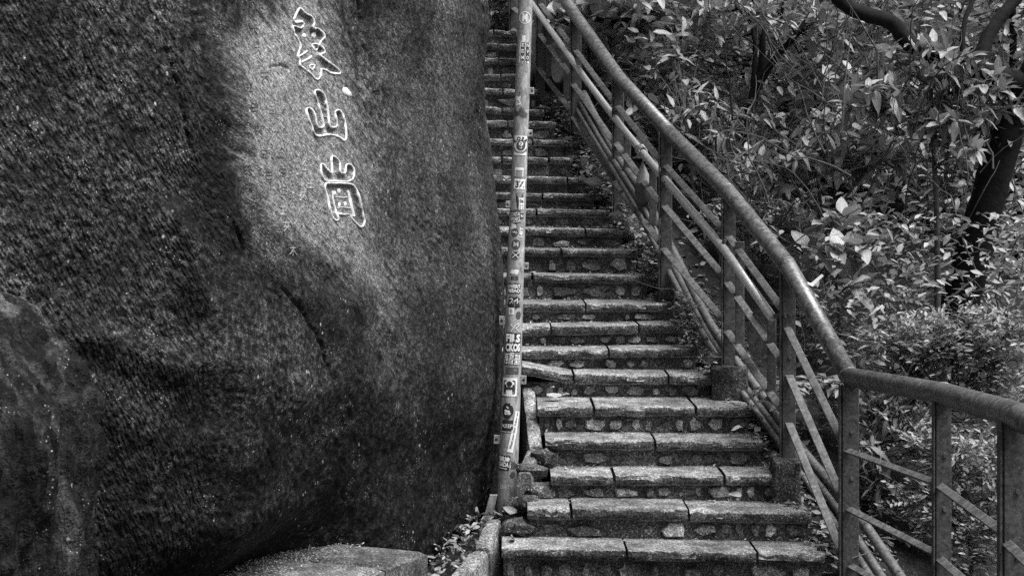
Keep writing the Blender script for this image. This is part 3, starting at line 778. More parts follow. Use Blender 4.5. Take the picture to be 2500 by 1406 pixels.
# ------------------------------------------------------------------ bench slabs at the boulder's foot
def bench():
    a = nrm(np.array([-.51, -.86, 0])); b = nrm(np.array([-.93, .36, 0])); o0 = np.array([-.43, 7.52, -1.765])
    t = thing('stone_bench', o0 + a * .4 + b * .3 + np.array([0, 0, -.14]), 'low bench of granite slabs with rounded edge at the boulder foot', 'bench')
    def slab(a0, a1, b1, seed, dz):
        na, nb = 26, 30; th = .14; r = .020
        V = []; 
        # rounded plan + rounded edges: superellipse-like shell
        uu = np.linspace(0, 1, na); vv = np.linspace(0, 1, nb)
        top = []
        for i in range(na):
            for j in range(nb):
                A = a0 + (a1 - a0) * uu[i]; B_ = b1 * vv[j]
                e = min(A - a0, a1 - A, B_); 
                edge = 0 if e > r else (r - e)
                zz = -(r - math.sqrt(max(r * r - edge * edge, 0)))
                top.append(o0 + a * A + b * B_ + np.array([0, 0, zz + dz]))
        top = np.array(top); top[:, 2] += .004 * fbm(top * 9, 3, seed) 
        bot = top.copy(); bot[:, 2] = o0[2] - th + dz
        V = np.concatenate([top, bot]); F = []
        n = na * nb
        for i in range(na - 1):
            for j in range(nb - 1):
                q = (i * nb + j, (i + 1) * nb + j, (i + 1) * nb + j + 1, i * nb + j + 1); F.append(q); F.append(tuple(k + n for k in q[::-1]))
        for i in range(na - 1):
            for j in (0, nb - 1): F.append((i * nb + j, i * nb + j + n, (i + 1) * nb + j + n, (i + 1) * nb + j))
        for j in range(nb - 1):
            for i in (0, na - 1): F.append((i * nb + j, i * nb + j + 1, i * nb + j + 1 + n, i * nb + j + n))
        put('bench_slab', V, F, M['slab'], t, 45)
    slab(0, .365, 1.25, 5, 0); slab(.375, 1.0, 1.25, 6, -.006)
    c = o0 + a * .5 + b * .5; V, F = box(c + np.array([0, 0, -.3]), (.8, .75, .3), np.stack([a, np.cross([0, 0, 1], a), [0, 0, 1]], 1)); put('bench_base', V, F, M['mortar'], t)
    return o0, a, b
BO, BA, BB = bench()

# ------------------------------------------------------------------ kerb stones left of the steps
kerb = thing('kerb', at(1200, 1330, 8.6), 'granite kerb running beside the gutter and up the stairs beside the pole', 'kerb')
def kerb_stone(p0, p1, w, h, seed):
    p0, p1 = np.asarray(p0, float), np.asarray(p1, float); d = p1 - p0; L = np.linalg.norm(d); n = 10
    side = nrm(np.cross(d, [0, 0, 1])); V = []
    prof = [(-.5, -1), (.5, -1), (.5, -.16), (.42, -.03), (.25, 0), (-.25, 0), (-.42, -.03), (-.5, -.16)]; m = len(prof)
    for k in range(n):
        f = k / (n - 1); s = .9 if k in (0, n - 1) else 1
        for x, z in prof: V.append(p0 + d * f + side * x * w * s + np.array([0, 0, z * h if z == -1 else z * h - (.01 if s < 1 else 0)]))
    V = np.array(V); V += .006 * np.stack([fbm(V * 14, 3, seed), fbm(V * 14, 3, seed + 3), fbm(V * 14, 3, seed + 6)], 1)
    F = [(k * m + j, k * m + (j + 1) % m, (k + 1) * m + (j + 1) % m, (k + 1) * m + j) for k in range(n - 1) for j in range(m)]
    F += [tuple(range(m))[::-1], tuple((n - 1) * m + j for j in range(m))]
    put('kerb_stone', V, F, M['kerb'], kerb, 40)
for k, (a, b, w, h) in enumerate([((1289, 926, 9.92), (1299, 1017, 9.42), .092, .4), ((1299, 1022, 9.4), (1308, 1085, 9.12), .092, .4), ((1306, 1092, 9.1), (1280, 1150, 8.86), .098, .35),
                                  ((1206, 1264, 8.72), (1178, 1332, 8.38), .10, .3), ((1172, 1340, 8.36), (1100, 1430, 8.0), .12, .3), ((1085, 1445, 7.97), (980, 1560, 7.4), .12, .3)]):
    kerb_stone(at(*a), at(*b), w, h, k * 10 + 200)
# rough stones packed between pole foot and the steps
for k, (x, y, D, s) in enumerate([(1262, 1236, 8.8, .075), (1285, 1225, 8.75, .06), (1255, 1285, 8.62, .07), (1280, 1290, 8.55, .055), (1300, 1150, 8.95, .08), (1320, 1200, 8.85, .08), (1330, 1120, 9.05, .08)]):
    c = at(x, y, D); u = np.linspace(0, 2 * math.pi, 12, endpoint=False); v = np.linspace(.05, math.pi - .05, 8)
    U, W = np.meshgrid(u, v); S = np.stack([np.cos(U) * np.sin(W), np.sin(U) * np.sin(W), np.cos(W)], -1).reshape(-1, 3)
    S = np.sign(S) * np.abs(S) ** .75; S = S * (1 + .6 * fbm(S * 1.6 + k * 5, 4, k))[:, None] * s * np.array([1.2, 1, .7]) + c
    F = [(a * 12 + j, a * 12 + (j + 1) % 12, (a + 1) * 12 + (j + 1) % 12, (a + 1) * 12 + j) for a in range(7) for j in range(12)]
    F += [tuple(range(12))[::-1], tuple(7 * 12 + j for j in range(12))]
    put('packing_stone', S, F, M['front'], stair, 35)
# side blocks and footings right of the steps
foot = []
for k, (x0, y0, x1, y1, D) in enumerate([(1742, 896, 1836, 985, 9.62), (1610, 705, 1652, 775, 10.7), (1893, 1126, 1962, 1212, 8.74), (1480, 520, 1532, 590, 11.9), (1385, 345, 1432, 400, 13.1), (1290, 222, 1345, 290, 13.9)]):
    a, b = at(x0, y0, D), at(x1, y1, D); c = (a + b) / 2; c[1] += .14; c[2] -= .1
    U, W = np.meshgrid(np.linspace(0, 2 * math.pi, 40, endpoint=False) + .1, np.linspace(.03, math.pi - .03, 26))
    S = np.stack([np.cos(U) * np.sin(W), np.sin(U) * np.sin(W), np.cos(W)], -1).reshape(-1, 3); S = S / np.abs(S).max(1)[:, None] * .5 * (1 - .05 * (np.abs(S).min(1)[:, None] > .35))
    V = S * np.array([abs(b[0] - a[0]), .28, abs(a[2] - b[2]) + .2]) @ rotz(R(-6)).T + c; V = V + .016 * np.stack([fbm(V * 9, 4, 300 + k), fbm(V * 9, 4, 310 + k), fbm(V * 9, 4, 320 + k)], 1)
    F = [(i * 40 + j, i * 40 + (j + 1) % 40, (i + 1) * 40 + (j + 1) % 40, (i + 1) * 40 + j) for i in range(25) for j in range(40)] + [tuple(range(40))[::-1], tuple(25 * 40 + j for j in range(40))]
    o = put('footing_block', V, F, M['block'], None, 35); tag(o, ['square mossy concrete footing under the post beside the lower landing', 'small concrete footing under the post beside the upper landing', 'low dark concrete footing right of the third step', 'small footing block under a post halfway up the stairs', 'dark footing block under a post high on the stairs', 'uppermost dark footing block beside the pole'][k], 'footing', 'post footings beside the stairs')

# ------------------------------------------------------------------ railing
rail = thing('metal_railing', at(2070, 1390, 8.3), 'dark painted steel railing with fat round handrail along the stairs', 'railing')
POST = [(1253, -130, 92, 15.2, 20), (1320, -70, 225, 14.0, 24), (1406, 45, 346, 13.2, 28), (1509, 195, 522, 12.05, 30), (1625, 325, 706, 10.75, 34), (1779, 480, 895, 9.75, 36), (1924, 662, 1122, 8.9, 40), (2074, 940, 1480, 8.25, 50), (2301, 978, 1520, 7.1, 46), (2476, 1035, 1640, 5.75, 72)]
def post(x, y0, y1, D, wpx):
    a, b = at(x, y0, D), at(x, y1, D); w = wpx * D / F_PX; h = a[2] - b[2]; c = (a + b) / 2
    rz = rotz(R(-8)); mb = MB()
    # channel: front web plus two flanges, the left one split off by a dark groove
    mb.add(*box(c + rz @ np.array([w * .06, 0, 0]), (w * .78, .010, h), rz, .002))
    mb.add(*box(c + rz @ np.array([w * .40, .030, 0]), (.010, .05, h), rz, .002))
    mb.add(*box(c + rz @ np.array([-w * .33 + .0, .030, 0]), (.010, .05, h), rz, .002))
    mb.add(*box(c + rz @ np.array([-w * .46, .012, 0]), (w * .10, .055, h), rz, .002))
    V, F = mb.out(); p = put('post', V, F, M['post'], rail)
    return p, c, w
posts = [post(*p) for p in POST]
for k in (6, 7, 8, 9):
    p, c, w = posts[k]
    for dy in (.04, -.22):
        V, F = tube([np.array([c[0] + w * .1, c[1] - .016, POST and at(0, POST[k][1], POST[k][3])[2] - .2 + dy - .1]), np.array([c[0] + w * .1, c[1] - .002, at(0, POST[k][1], POST[k][3])[2] - .2 + dy - .1])], .011, 8)
        put('bolt', V, F, M['post'], p)
HR = [(2640, 1085, 4.9), (2476, 1012, 5.75), (2301, 960, 7.1), (2074, 920, 8.25), (1924, 650, 8.9), (1779, 470, 9.75), (1632, 322, 10.75), (1511, 190, 12.05), (1404, 38, 13.2), (1316, -95, 14.0), (1240, -190, 15.2)]
HP = [at(*p) for p in HR]
def bent(P, r=.10, per=5):
    out = [P[0]]
    for k in range(1, len(P) - 1):
        a, b, c = P[k - 1], P[k], P[k + 1]
        p0 = b + nrm(a - b) * r; p1 = b + nrm(c - b) * r
        for t in np.linspace(0, 1, per): out.append((1 - t) ** 2 * p0 + 2 * t * (1 - t) * b + t * t * p1)
    out.append(P[-1]); return out
full = bent(HP, .12)
for (i0, i1) in ((0, 3), (3, 6), (6, 10)):
    seg = HP[i0:i1 + 1]
    V, F = tube(bent(seg, .10), .054, 20); put('handrail', V, F, M['rail'], rail, True)
for p, q in ((HP[3], HP[4]), (HP[4], HP[5]), (HP[5], HP[6]), (HP[2], HP[1]), (HP[6], HP[7])):
    d = nrm(q - p); a = p + d * .02; V, F = tube([a - d * .009, a + d * .009], .0565, 20); put('weld_collar', V, F, M['rail'], rail, True)
# flat bars, three to a bay: (from column,row,post) -> (column,row,post)
BARS = [((2065, 1098, 7), (2285, 1178, 8)), ((2068, 1240, 7), (2288, 1352, 8)), ((2072, 1378, 7), (2290, 1500, 8)), ((2292, 1184, 8), (2450, 1300, 9)), ((2292, 1362, 8), (2450, 1500, 9)), ((2455, 1322, 9), (2620, 1480, -1)), ((2455, 1580, 9), (2620, 1780, -1)),
        ((1918, 792, 6), (2057, 1078, 7)), ((1922, 906, 6), (2059, 1222, 7)), ((1922, 1022, 6), (2060, 1362, 7)), ((1776, 574, 5), (1909, 754, 6)), ((1773, 686, 5), (1909, 882, 6)), ((1772, 804, 5), (1909, 1000, 6)),
        ((1622, 402, 4), (1766, 562, 5)), ((1619, 500, 4), (1766, 674, 5)), ((1617, 604, 4), (1766, 782, 5)), ((1506, 258, 3), (1613, 394, 4)), ((1502, 348, 3), (1613, 500, 4)), ((1497, 442, 3), (1613, 594, 4)),
        ((1404, 122, 2), (1500, 252, 3)), ((1398, 204, 2), (1500, 350, 3)), ((1398, 284, 2), (1496, 432, 3)), ((1317, 8, 1), (1396, 114, 2)), ((1316, 82, 1), (1396, 188, 2)), ((1313, 164, 1), (1396, 274, 2)),
        ((1252, 20, 0), (1312, 66, 1)), ((1250, 70, 0), (1310, 150, 1)), ((1249, -40, 0), (1314, -10, 1))]
PDP = [p[3] for p in POST]
for (x0, y0, i0), (x1, y1, i1) in BARS:
    d0 = PDP[i0] + .02; d1 = (PDP[i1] if i1 >= 0 else 4.9) + .02
    a, b = at(x0, y0, d0), at(x1, y1, d1)
    V, F = bar(a, b, .040 if i0 > 6 else .048, .012, np.array([.92, .35, .55])); put('flat_bar', V, F, M['flat'], rail)
# short uprights carrying the round plates
for x, y0, y1, D, w in [(1806, 590, 868, 9.6, 22), (1884, 772, 974, 9.1, 22), (1531, 330, 470, 11.8, 17), (1594, 400, 552, 11.1, 18), (1340, 55, 190, 13.8, 14), (1383, 130, 245, 13.45, 14)]:
    a, b = at(x, y0, D), at(x, y1, D); V, F = box((a + b) / 2, (w * D / F_PX, .03, a[2] - b[2]), rotz(R(-10)), .003); put('short_post', V, F, M['post'], rail)
def round_plate(x, y, D, r, lab):
    c = at(x, y, D); ax = nrm(np.array([-.93, -.34, 0.05]))
    u = nrm(np.cross(ax, [0, 0, 1])); v = np.cross(u, ax); m = 28; V = []
    for rr, off in ((0, .012), (.55, .012), (.9, .006), (1.0, -.016), (1.0, .014), (.93, .02), (.5, .026), (0, .026)):
        for k in range(m):
            a = 2 * math.pi * k / m; V.append(c + r * rr * (math.cos(a) * u + math.sin(a) * v) - ax * off)
    F = [(i * m + k, i * m + (k + 1) % m, (i + 1) * m + (k + 1) % m, (i + 1) * m + k) for i in range(7) for k in range(m)]
    o = put('round_plate', V, F, M['disc'], rail, True); o['label'] = lab
round_plate(1858, 815, 9.3, .155, 'dark round plate near the grab rail end')
round_plate(1366, 158, 13.6, .17, 'bright-faced round plate high on the railing')
# grab rail in front of the posts
GR = [(1886, 776, 8.98), (1770, 611, 9.66), (1637, 455, 10.62), (1520, 314, 11.85), (1430, 195, 12.9), (1297, 8, 13.9), (1255, -60, 14.6)]
GP = bent([at(*g) for g in GR], .08)
V, F = tube(GP, .0285, 14); put('grab_rail', V, F, M['grab'], rail, True)
for x, y, D, D2, k in [(1896, 772, 8.97, 8.9, 6), (1772, 590, 9.68, 9.75, 5), (1507, 266, 11.95, 12.05, 3), (1632, 448, 10.66, 10.75, 4)]:
    a = at(x - 6, y, D); b = at(POST[k][0] - 6, y - 2, POST[k][3] - .01); V, F = bar(a, b, .03, .02, np.array([0, 0, 1])); put('bracket', V, F, M['post'], rail)

# rope and hanging bag on the grab rail
rp = at(1566, 368, 11.33)
P = []
for k in range(70):
    a = k * .55; ax = nrm(at(1637, 455, 10.62) - at(1520, 314, 11.85)); u = nrm(np.cross(ax, [0, 0, 1])); v = np.cross(u, ax)
    P.append(rp + ax * (k - 35) * .0011 + (.036 + .006 * math.sin(k * 1.9)) * (math.cos(a) * u + math.sin(a) * v))
for k in range(14): P.append(rp + np.array([.03 + k * .009, .05 + .01 * k, .02 + .008 * math.sin(k * .6) - .0009 * k * k]))
V, F = tube(P, .0075, 6); o = put('rope', V, F, M['rope'], None, True); tag(o, 'pale rope knotted round the grab rail above the hanging bag', 'rope')
def bag():
    c = at(1569, 395, 11.25); rows = [(0, .006), (.03, .02), (.09, .05), (.17, .075), (.24, .082), (.29, .06), (.325, .02), (.33, .004)]
    V = []; m = 18
    for z, r in rows:
        for k in range(m):
            a = 2 * math.pi * k / m; rr = r * (1 + .10 * math.sin(a * 5 + z * 9) * min(1, r * 20))
            V.append(c + np.array([math.cos(a) * rr * .8 + .02 * z, math.sin(a) * rr * .6, -z]))
    F = [(i * m + k, i * m + (k + 1) % m, (i + 1) * m + (k + 1) % m, (i + 1) * m + k) for i in range(len(rows) - 1) for k in range(m)]
    t = thing('bag', c, 'small teardrop cloth bag hanging from the grab rail', 'bag')
    h = 4 * m
    put('bag_body', V, F, M['cloth'], t, True)
    V, F = tube([c + np.array([0, 0, -.01]), c + np.array([.005, 0, .05]), rp + np.array([0, 0, -.02])], .004, 5); put('bag_string', V, F, M['rope'], t)
    V2 = []
    for z, r in [(.165, .078), (.24, .086), (.29, .064), (.326, .022), (.334, .003)]:
        for k in range(m):
            a = 2 * math.pi * k / m; rr = r * (1 + .10 * math.sin(a * 5 + z * 9) * min(1, r * 20))
            V2.append(c + np.array([math.cos(a) * rr * .8 + .02 * z, math.sin(a) * rr * .6, -z]))
    F2 = [(i * m + k, i * m + (k + 1) % m, (i + 1) * m + (k + 1) % m, (i + 1) * m + k) for i in range(4) for k in range(m)]
    put('dark_bottom', V2, F2, M['dark'], t, True)
bag()

# conduits lashed together behind the railing
CON = [('stout', [(1425, 228, 13.2), (1500, 372, 12.2), (1568, 470, 11.4), (1650, 625, 10.9), (1740, 800, 10.0), (1850, 950, 9.6), (1960, 1100, 9.1), (2060, 1215, 8.7), (2125, 1300, 8.4), (2260, 1500, 7.8)], .030, 'upper of the conduit pipes lashed behind the railing'),
       ('mid', [(1418, 250, 13.2), (1484, 372, 12.25), (1556, 482, 11.4), (1635, 632, 10.9), (1728, 812, 10.0), (1836, 965, 9.6), (1946, 1112, 9.1), (2045, 1240, 8.7), (2100, 1325, 8.4), (2210, 1500, 7.8)], .026, 'pale conduit pipe lying between two others behind the railing'),
       ('low', [(1410, 268, 13.2), (1470, 372, 12.3), (1545, 494, 11.4), (1618, 634, 10.9), (1712, 810, 10.0), (1820, 968, 9.6), (1930, 1120, 9.1), (2030, 1262, 8.7), (2084, 1340, 8.4), (2180, 1500, 7.8)], .022, 'thin lowest conduit pipe of the bundle behind the railing')]
for nm, pts, r, lab in CON:
    P = catmull([at(*p) for p in pts], 8)
    t = thing('conduit_pipe', P[0], lab, 'pipe', 'conduit pipes behind the railing')
    V, F = tube(P, r, 10); put('pipe_body', V, F, M['pipe'], t, True)
    for k in range(3, len(P) - 2, 5):
        d = nrm(P[k + 1] - P[k]); V, F = tube([P[k] - d * .006, P[k] + d * .006], r * 1.12, 10); put('joint_ring', V, F, M['post'], t)
P = catmull([at(2078, 1362, 8.22), at(2110, 1352, 8.25), at(2140, 1345, 8.3), at(2158, 1332, 8.28), at(2172, 1340, 8.3), at(2150, 1348, 8.28), at(2144, 1370, 8.27), at(2141, 1392, 8.26)], 6)
V, F = tube(P, .0028, 5); o = put('tie_wire', V, F, M['dark'], None, True); tag(o, 'thin wire tying the conduit bundle to the railing post', 'wire')

# ------------------------------------------------------------------ the sticker-covered pole
PB, PT = at(1235, 1275, 9.15), at(1292, -230, 9.15)
PAX = nrm(PT - PB); PL = np.linalg.norm(PT - PB)
def pole_c(y):      # axis point and radius at a photo row
    f = (1275 - y) / (1275 + 230.0)
    rad = np.interp(y, [-230, 100, 300, 500, 900, 1275], [16.5, 17.8, 18.6, 19.6, 23.5, 25.8]) * 9.15 / F_PX
    return PB + (PT - PB) * f, rad
pole = thing('pole', PB, 'leaning grey metal pole covered in stickers beside the boulder', 'pole')
rows = np.linspace(1275, -230, 60); V = []; m = 32
PU = nrm(np.cross(PAX, [0, 1, 0])) * 1.0
if PU[0] < 0: PU = -PU
PF = np.cross(PU, PAX); PF = PF if PF[1] < 0 else -PF      # towards the lens
for y in rows:
    c, r = pole_c(y)
    if y > 1225: r = r * (1 - .18 * smooth(1225, 1275, y))
    for k in range(m): a = 2 * math.pi * k / m; V.append(c + r * (math.cos(a) * PU + math.sin(a) * PF))
F = [(i * m + k, i * m + (k + 1) % m, (i + 1) * m + (k + 1) % m, (i + 1) * m + k) for i in range(59) for k in range(m)] + [tuple(range(m))[::-1], tuple(59 * m + k for k in range(m))]
put('pole_shaft', V, F, M['pole'], pole, True)
for x, y, side in [(1291, 222, 1), (1292, 325, 1), (1240, 500, -1), (1236, 783, -1), (1216, 1072, -1), (1270, 925, 1), (1282, 648, 1)]:
    c, r = pole_c(y); s = .055 if y > 700 else .042
    e = c + PU * side * (r + .008) + PF * r * .35; mb = MB()
    mb.add(*box(e, (s * .9, .006, s), np.stack([PU, -PF, PAX], 1), .002))
    pl = put('lug', *mb.out(), M['pole'], pole)
    V, F = tube([e + PU * side * s * .15 + PF * .0045, e + PU * side * s * .15 - PF * .002], s * .17, 10); put('lug_hole', V, F, M['black'], pl)
V, F = box(at(1207, 1240, 9.12), (.05, .012, .17), rotz(0), .003); V[:, 0] -= (at(1207, 1200, 9.12)[2] - V[:, 2]).clip(0, 1) * .25; put('gusset', V, F, M['pole'], pole)

def on_pole(yc, x_off, pts, lift):
    """flat coordinates (photo pixels, x right, y up) wrapped round the pole"""
    out = []
    for x, y in pts:
        c, r = pole_c(yc - y); a = (x_off + x) * 9.15 / F_PX / r
        out.append(c + (r + lift) * (math.sin(a) * PU + math.cos(a) * PF))
    return np.array(out)
def grid_patch(w, h, rot=0, shape='rect', ragged=0.0, seed=0):
    nx, ny = 9, 7; r_ = np.random.default_rng(seed + 1); P = []; 
    if shape == 'rect':
        for j in range(ny):
            for i in range(nx):
                x, y = (i / (nx - 1) - .5) * w, (j / (ny - 1) - .5) * h
                if i in (0, nx - 1) or j in (0, ny - 1): x += r_.normal(0, ragged * w); y += r_.normal(0, ragged * h)
                P.append((x, y))
        F = [(j * nx + i, j * nx + i + 1, (j + 1) * nx + i + 1, (j + 1) * nx + i) for j in range(ny - 1) for i in range(nx - 1)]
    else:
        m = 20
        for f in (1, .66, .33):
            for k in range(m):
                a = 2 * math.pi * k / m; q = f * (1 + (r_.normal(0, ragged) if f == 1 else 0)); P.append((math.cos(a) * w / 2 * q, math.sin(a) * h / 2 * q))
        P.append((0, 0)); F = [(a * m + k, a * m + (k + 1) % m, (a + 1) * m + (k + 1) % m, (a + 1) * m + k) for a in (0, 1) for k in range(m)] + [(2 * m + k, 2 * m + (k + 1) % m, 3 * m) for k in range(m)]
    c, s = math.cos(R(rot)), math.sin(R(rot))
    return [(x * c - y * s, x * s + y * c) for x, y in P], F
def text_mesh(txt, height, bold=0.0, sx=1.0, shear=0.0):
    cu = bpy.data.curves.new('t', 'FONT'); cu.body = txt; cu.size = 1; cu.align_x = 'CENTER'; cu.resolution_u = 2; cu.offset = bold; cu.shear = shear
    ob = bpy.data.objects.new('t', cu); C.objects.link(ob)
    dg = bpy.context.evaluated_depsgraph_get(); me = bpy.data.meshes.new_from_object(ob.evaluated_get(dg))
    V = np.array([v.co[:2] for v in me.vertices]); F = [tuple(p.vertices) for p in me.polygons]
    bpy.data.objects.remove(ob); bpy.data.curves.remove(cu); bpy.data.meshes.remove(me)
    y0, y1 = V[:, 1].min(), V[:, 1].max(); xm = (V[:, 0].min() + V[:, 0].max()) / 2
    k = height / (y1 - y0)
    return np.stack([(V[:, 0] - xm) * k * sx, (V[:, 1] - (y0 + y1) / 2) * k], 1), F
def fit_text(txt, w, h, bold=0.02):
    V, F = text_mesh(txt, h, bold); ww = V[:, 0].max() - V[:, 0].min(); V[:, 0] *= w / ww; return V, F
def ring(r0, r1, m=24):
    P = [(math.cos(2 * math.pi * k / m) * r, math.sin(2 * math.pi * k / m) * r) for r in (r0, r1) for k in range(m)]
    return P, [(k, (k + 1) % m, m + (k + 1) % m, m + k) for k in range(m)]
def lineset(segs, w):
    mb = MB()
    for (x0, y0), (x1, y1) in segs:
        n = 4; d = nrm(np.array([x1 - x0, y1 - y0])); q = np.array([-d[1], d[0]]) * w / 2; P = []
        for k in range(n + 1):
            p = np.array([x0 + (x1 - x0) * k / n, y0 + (y1 - y0) * k / n]); P += [p - q, p + q]
        mb.add(np.array(P), [(2 * k, 2 * k + 2, 2 * k + 3, 2 * k + 1) for k in range(n)])
    return mb.out()
def sticker(yc, xo, patch, mat, marks=(), rot=0, label=None):
    """marks: list of (V2, F, material, dx, dy)"""
    lift = .0022 if marks else .0011
    if patch is not None:
        P, F = patch; st = put('sticker', on_pole(yc, xo, P, lift), F, M[mat], pole); lift += .0012
    else: st = None
    for k, (V2, F, mt, dx, dy) in enumerate(marks):
        V2 = np.asarray(V2, float) + np.array([dx, dy]); c, s = math.cos(R(rot)), math.sin(R(rot))
        V2 = np.stack([V2[:, 0] * c - V2[:, 1] * s, V2[:, 0] * s + V2[:, 1] * c], 1)
        put('print' if st else 'scrawl', on_pole(yc, xo, V2, lift + k * .0003), F, M[mt], st if st else pole)
    if st and label: st['label'] = label
FT = fit_text
# from the top down (rows and offsets in photo pixels)
sticker(46, 0, None, None, [(*ring(13, 15), 'white', 0, 0), (*FT('M', 12, 20, .05), 'white', 0, 0)])
sticker(97, -1, grid_patch(8, 15, 0, 'rect', .08, 3), 'white')
sticker(128, 3, grid_patch(24, 50, -2, 'rect', .04, 4), 'white', [(*grid_patch(9, 14), 'black', -5, 15), (*grid_patch(9, 14), 'black', 6, 15), (*grid_patch(9, 14), 'black', -5, 0), (*grid_patch(9, 14), 'black', 6, 0), (*grid_patch(9, 14), 'black', -5, -15), (*grid_patch(9, 14), 'black', 6, -15),
        (*FT('E', 6, 9), 'white', -5, 15), (*FT('N', 6, 9), 'white', 6, 15), (*FT('E', 6, 9), 'white', -5, 0), (*FT('V', 6, 9), 'white', 6, 0), (*FT('M', 6, 9), 'white', -5, -15), (*FT('O', 6, 9), 'white', 6, -15)], label='torn black and white letter grid sticker')
sticker(168, 7, grid_patch(10, 22, 6, 'rect', .12, 5), 'mid'); sticker(197, -6, grid_patch(10, 18, 0, 'round', .06, 6), 'mid')
sticker(248, -9, grid_patch(12, 22, 8, 'rect', .05, 7), 'white', [(*FT('TEA', 8, 5), 'black', 0, -2), (*lineset([((2, 10), (4, 22))], 2.2), 'dark', 0, 0)], label='white sticker of a takeaway cup with straw')
sticker(276, 5, grid_patch(14, 22, 15, 'rect', .16, 8), 'dark'); sticker(262, 9, grid_patch(6, 26, -8, 'rect', .12, 9), 'mid')
arc = MB()
for ch, a in zip('ROSR', (52, 17, -17, -50)):
    v, f = text_mesh(ch, 9.5, .05); c_, s_ = math.cos(R(a)), math.sin(R(a)); v = v + np.array([0, 17]); arc.add(np.stack([v[:, 0] * c_ - v[:, 1] * s_, v[:, 0] * s_ + v[:, 1] * c_], 1), f)
chain = MB()
for a in range(115, 250, 15):
    P_, F_ = ring(1.3, 2.5, 8); chain.add(np.array(P_) + np.array([math.cos(R(a + 90 - 90)) * 0 + math.sin(R(a)) * -17.5, math.cos(R(a)) * 17.5]), F_)
sticker(356, 1, grid_patch(33, 47, -1), 'white', [(arc.out()[0], arc.out()[1], 'black', 0, 0), (chain.out()[0], chain.out()[1], 'black', 0, 0), (*grid_patch(22, 25, 0, 'round'), 'dark', 1, 0), (*grid_patch(10, 11, 0, 'round'), 'white', 1, 4), (*FT('7', 5, 8, .06), 'black', 1, 4), (*FT('UP', 6, 4), 'white', 1, -6)], label='white sticker with dark numbered ball')
sticker(421, 0, grid_patch(21, 22, 0), 'white', [(*grid_patch(16, 15), 'mid', 0, -2)], label='small white square sticker with grey centre')
sticker(450, 3, grid_patch(28, 25, -2, 'rect', .03, 11), 'white', [(*FT('3Z', 21, 17, .03), 'black', 0, 0)], label='white tag sticker with scrawled black strokes')
sticker(478, 6, grid_patch(17, 16, 0, 'rect', .08, 12), 'mid', [(*FT('O', 5, 8, .05), 'black', 4, 0)])
sticker(497, 9, grid_patch(13, 28, 0, 'rect', .02, 13), 'white', [(*FT('06', 10, 9, .03), 'black', 0, 6), (*FT('H H', 9, 4), 'black', 0, -4), (*FT('I I', 9, 4), 'black', 0, -10)])
sticker(497, -1, grid_patch(6, 30, 8, 'rect', .2, 14), 'black')
sticker(530, -5, grid_patch(25, 32, 6, 'rect', .06, 15), 'dark', [(*FT('COASTAL', 25, 9, .01), 'white', 0, 7), (*FT('PEAKS', 21, 10, .01), 'white', 0, -5), (*lineset([((-12, -13), (12, -11))], 1.3), 'white', 0, 0)], rot=6, label='dark sticker with handwritten white lettering')
sticker(527, 12, grid_patch(9, 13), 'black', [(*FT('R?', 7, 7), 'white', 0, 0)])
sticker(545, 8, grid_patch(14, 22, 0, 'rect', .12, 16), 'mid')
sticker(567, -5, grid_patch(18, 20, 0, 'round'), 'dark', [(*FT('UFO', 12, 5.5, .03), 'white', 0, 0)], rot=-12, label='dark round sticker with small lettering')
sticker(566, 11, None, None, [(*FT('HIT', 26, 9, .03), 'white', 0, 0)], rot=90)
sticker(596, -1, grid_patch(22, 24, 0, 'round'), 'dark', [(*lineset([((-4.5, 6), (-4.5, -6)), ((4.5, 6), (4.5, -6)), ((-4.5, 2), (4.5, 2)), ((-4.5, -2), (4.5, -2))], 1.5), 'white', 0, 0)], label='dark round sticker with a white ladder-like H')
sticker(622, -1, grid_patch(22, 22, 0, 'round'), 'white', [(*grid_patch(20, 20, 0, 'round'), 'black', 0, 0), (*ring(7.5, 8.5), 'mid', 0, 0), (*lineset([((-7, -6), (7, 6)), ((-7, 6), (7, -6))], 1.7), 'white', 0, 0)], label='black round sticker with crossed white lines')
sticker(672, -1, grid_patch(24, 36, 0, 'rect', .07, 18), 'mid', [(*FT('ES', 18, 10, .03), 'black', 0, -6), (*grid_patch(18, 10, 0, 'rect', .1, 19), 'white', -1, 9)])
sticker(703, -2, grid_patch(33, 23, -1), 'black', [(*FT('OVERT', 31, 9, .04), 'white', 0, 5), (-FT('OVER!', 31, 9, .04)[0], FT('OVER!', 31, 9, .04)[1], 'white', 0, -5.5)], label='black sticker with mirrored white lettering')
sticker(737, -1, grid_patch(28, 26, 0, 'rect', .09, 20), 'black', [(*FT('24', 22, 13, .0), 'white', 0, 4), (*lineset([((-10, -4), (8, 10)), ((2, -10), (2, 2))], 1.2), 'mid', 0, 0)])
sticker(758, -6, grid_patch(13, 16), 'white', [(*FT('E:', 6, 9), 'dark', 0, 0)]); sticker(768, 12, grid_patch(14, 20, 0, 'round'), 'dark')
sticker(796, 6, None, None, [(*lineset([((-12, -12), (-3, 2)), ((-3, 2), (6, 10)), ((6, 10), (9, 4)), ((9, 4), (0, -2)), ((0, -2), (8, -10)), ((-9, 8), (-11, 3)), ((-11, 3), (-6, 1))], 1.6), 'white', 0, 0)])
sticker(834, 1, grid_patch(40, 47), 'black', [(*FT('FILS', 36, 20, .055), 'white', 0, 11), (*FT('CKOS', 37, 20, .055), 'white', 0, -11.5)], label='large black sticker with bold white block letters')
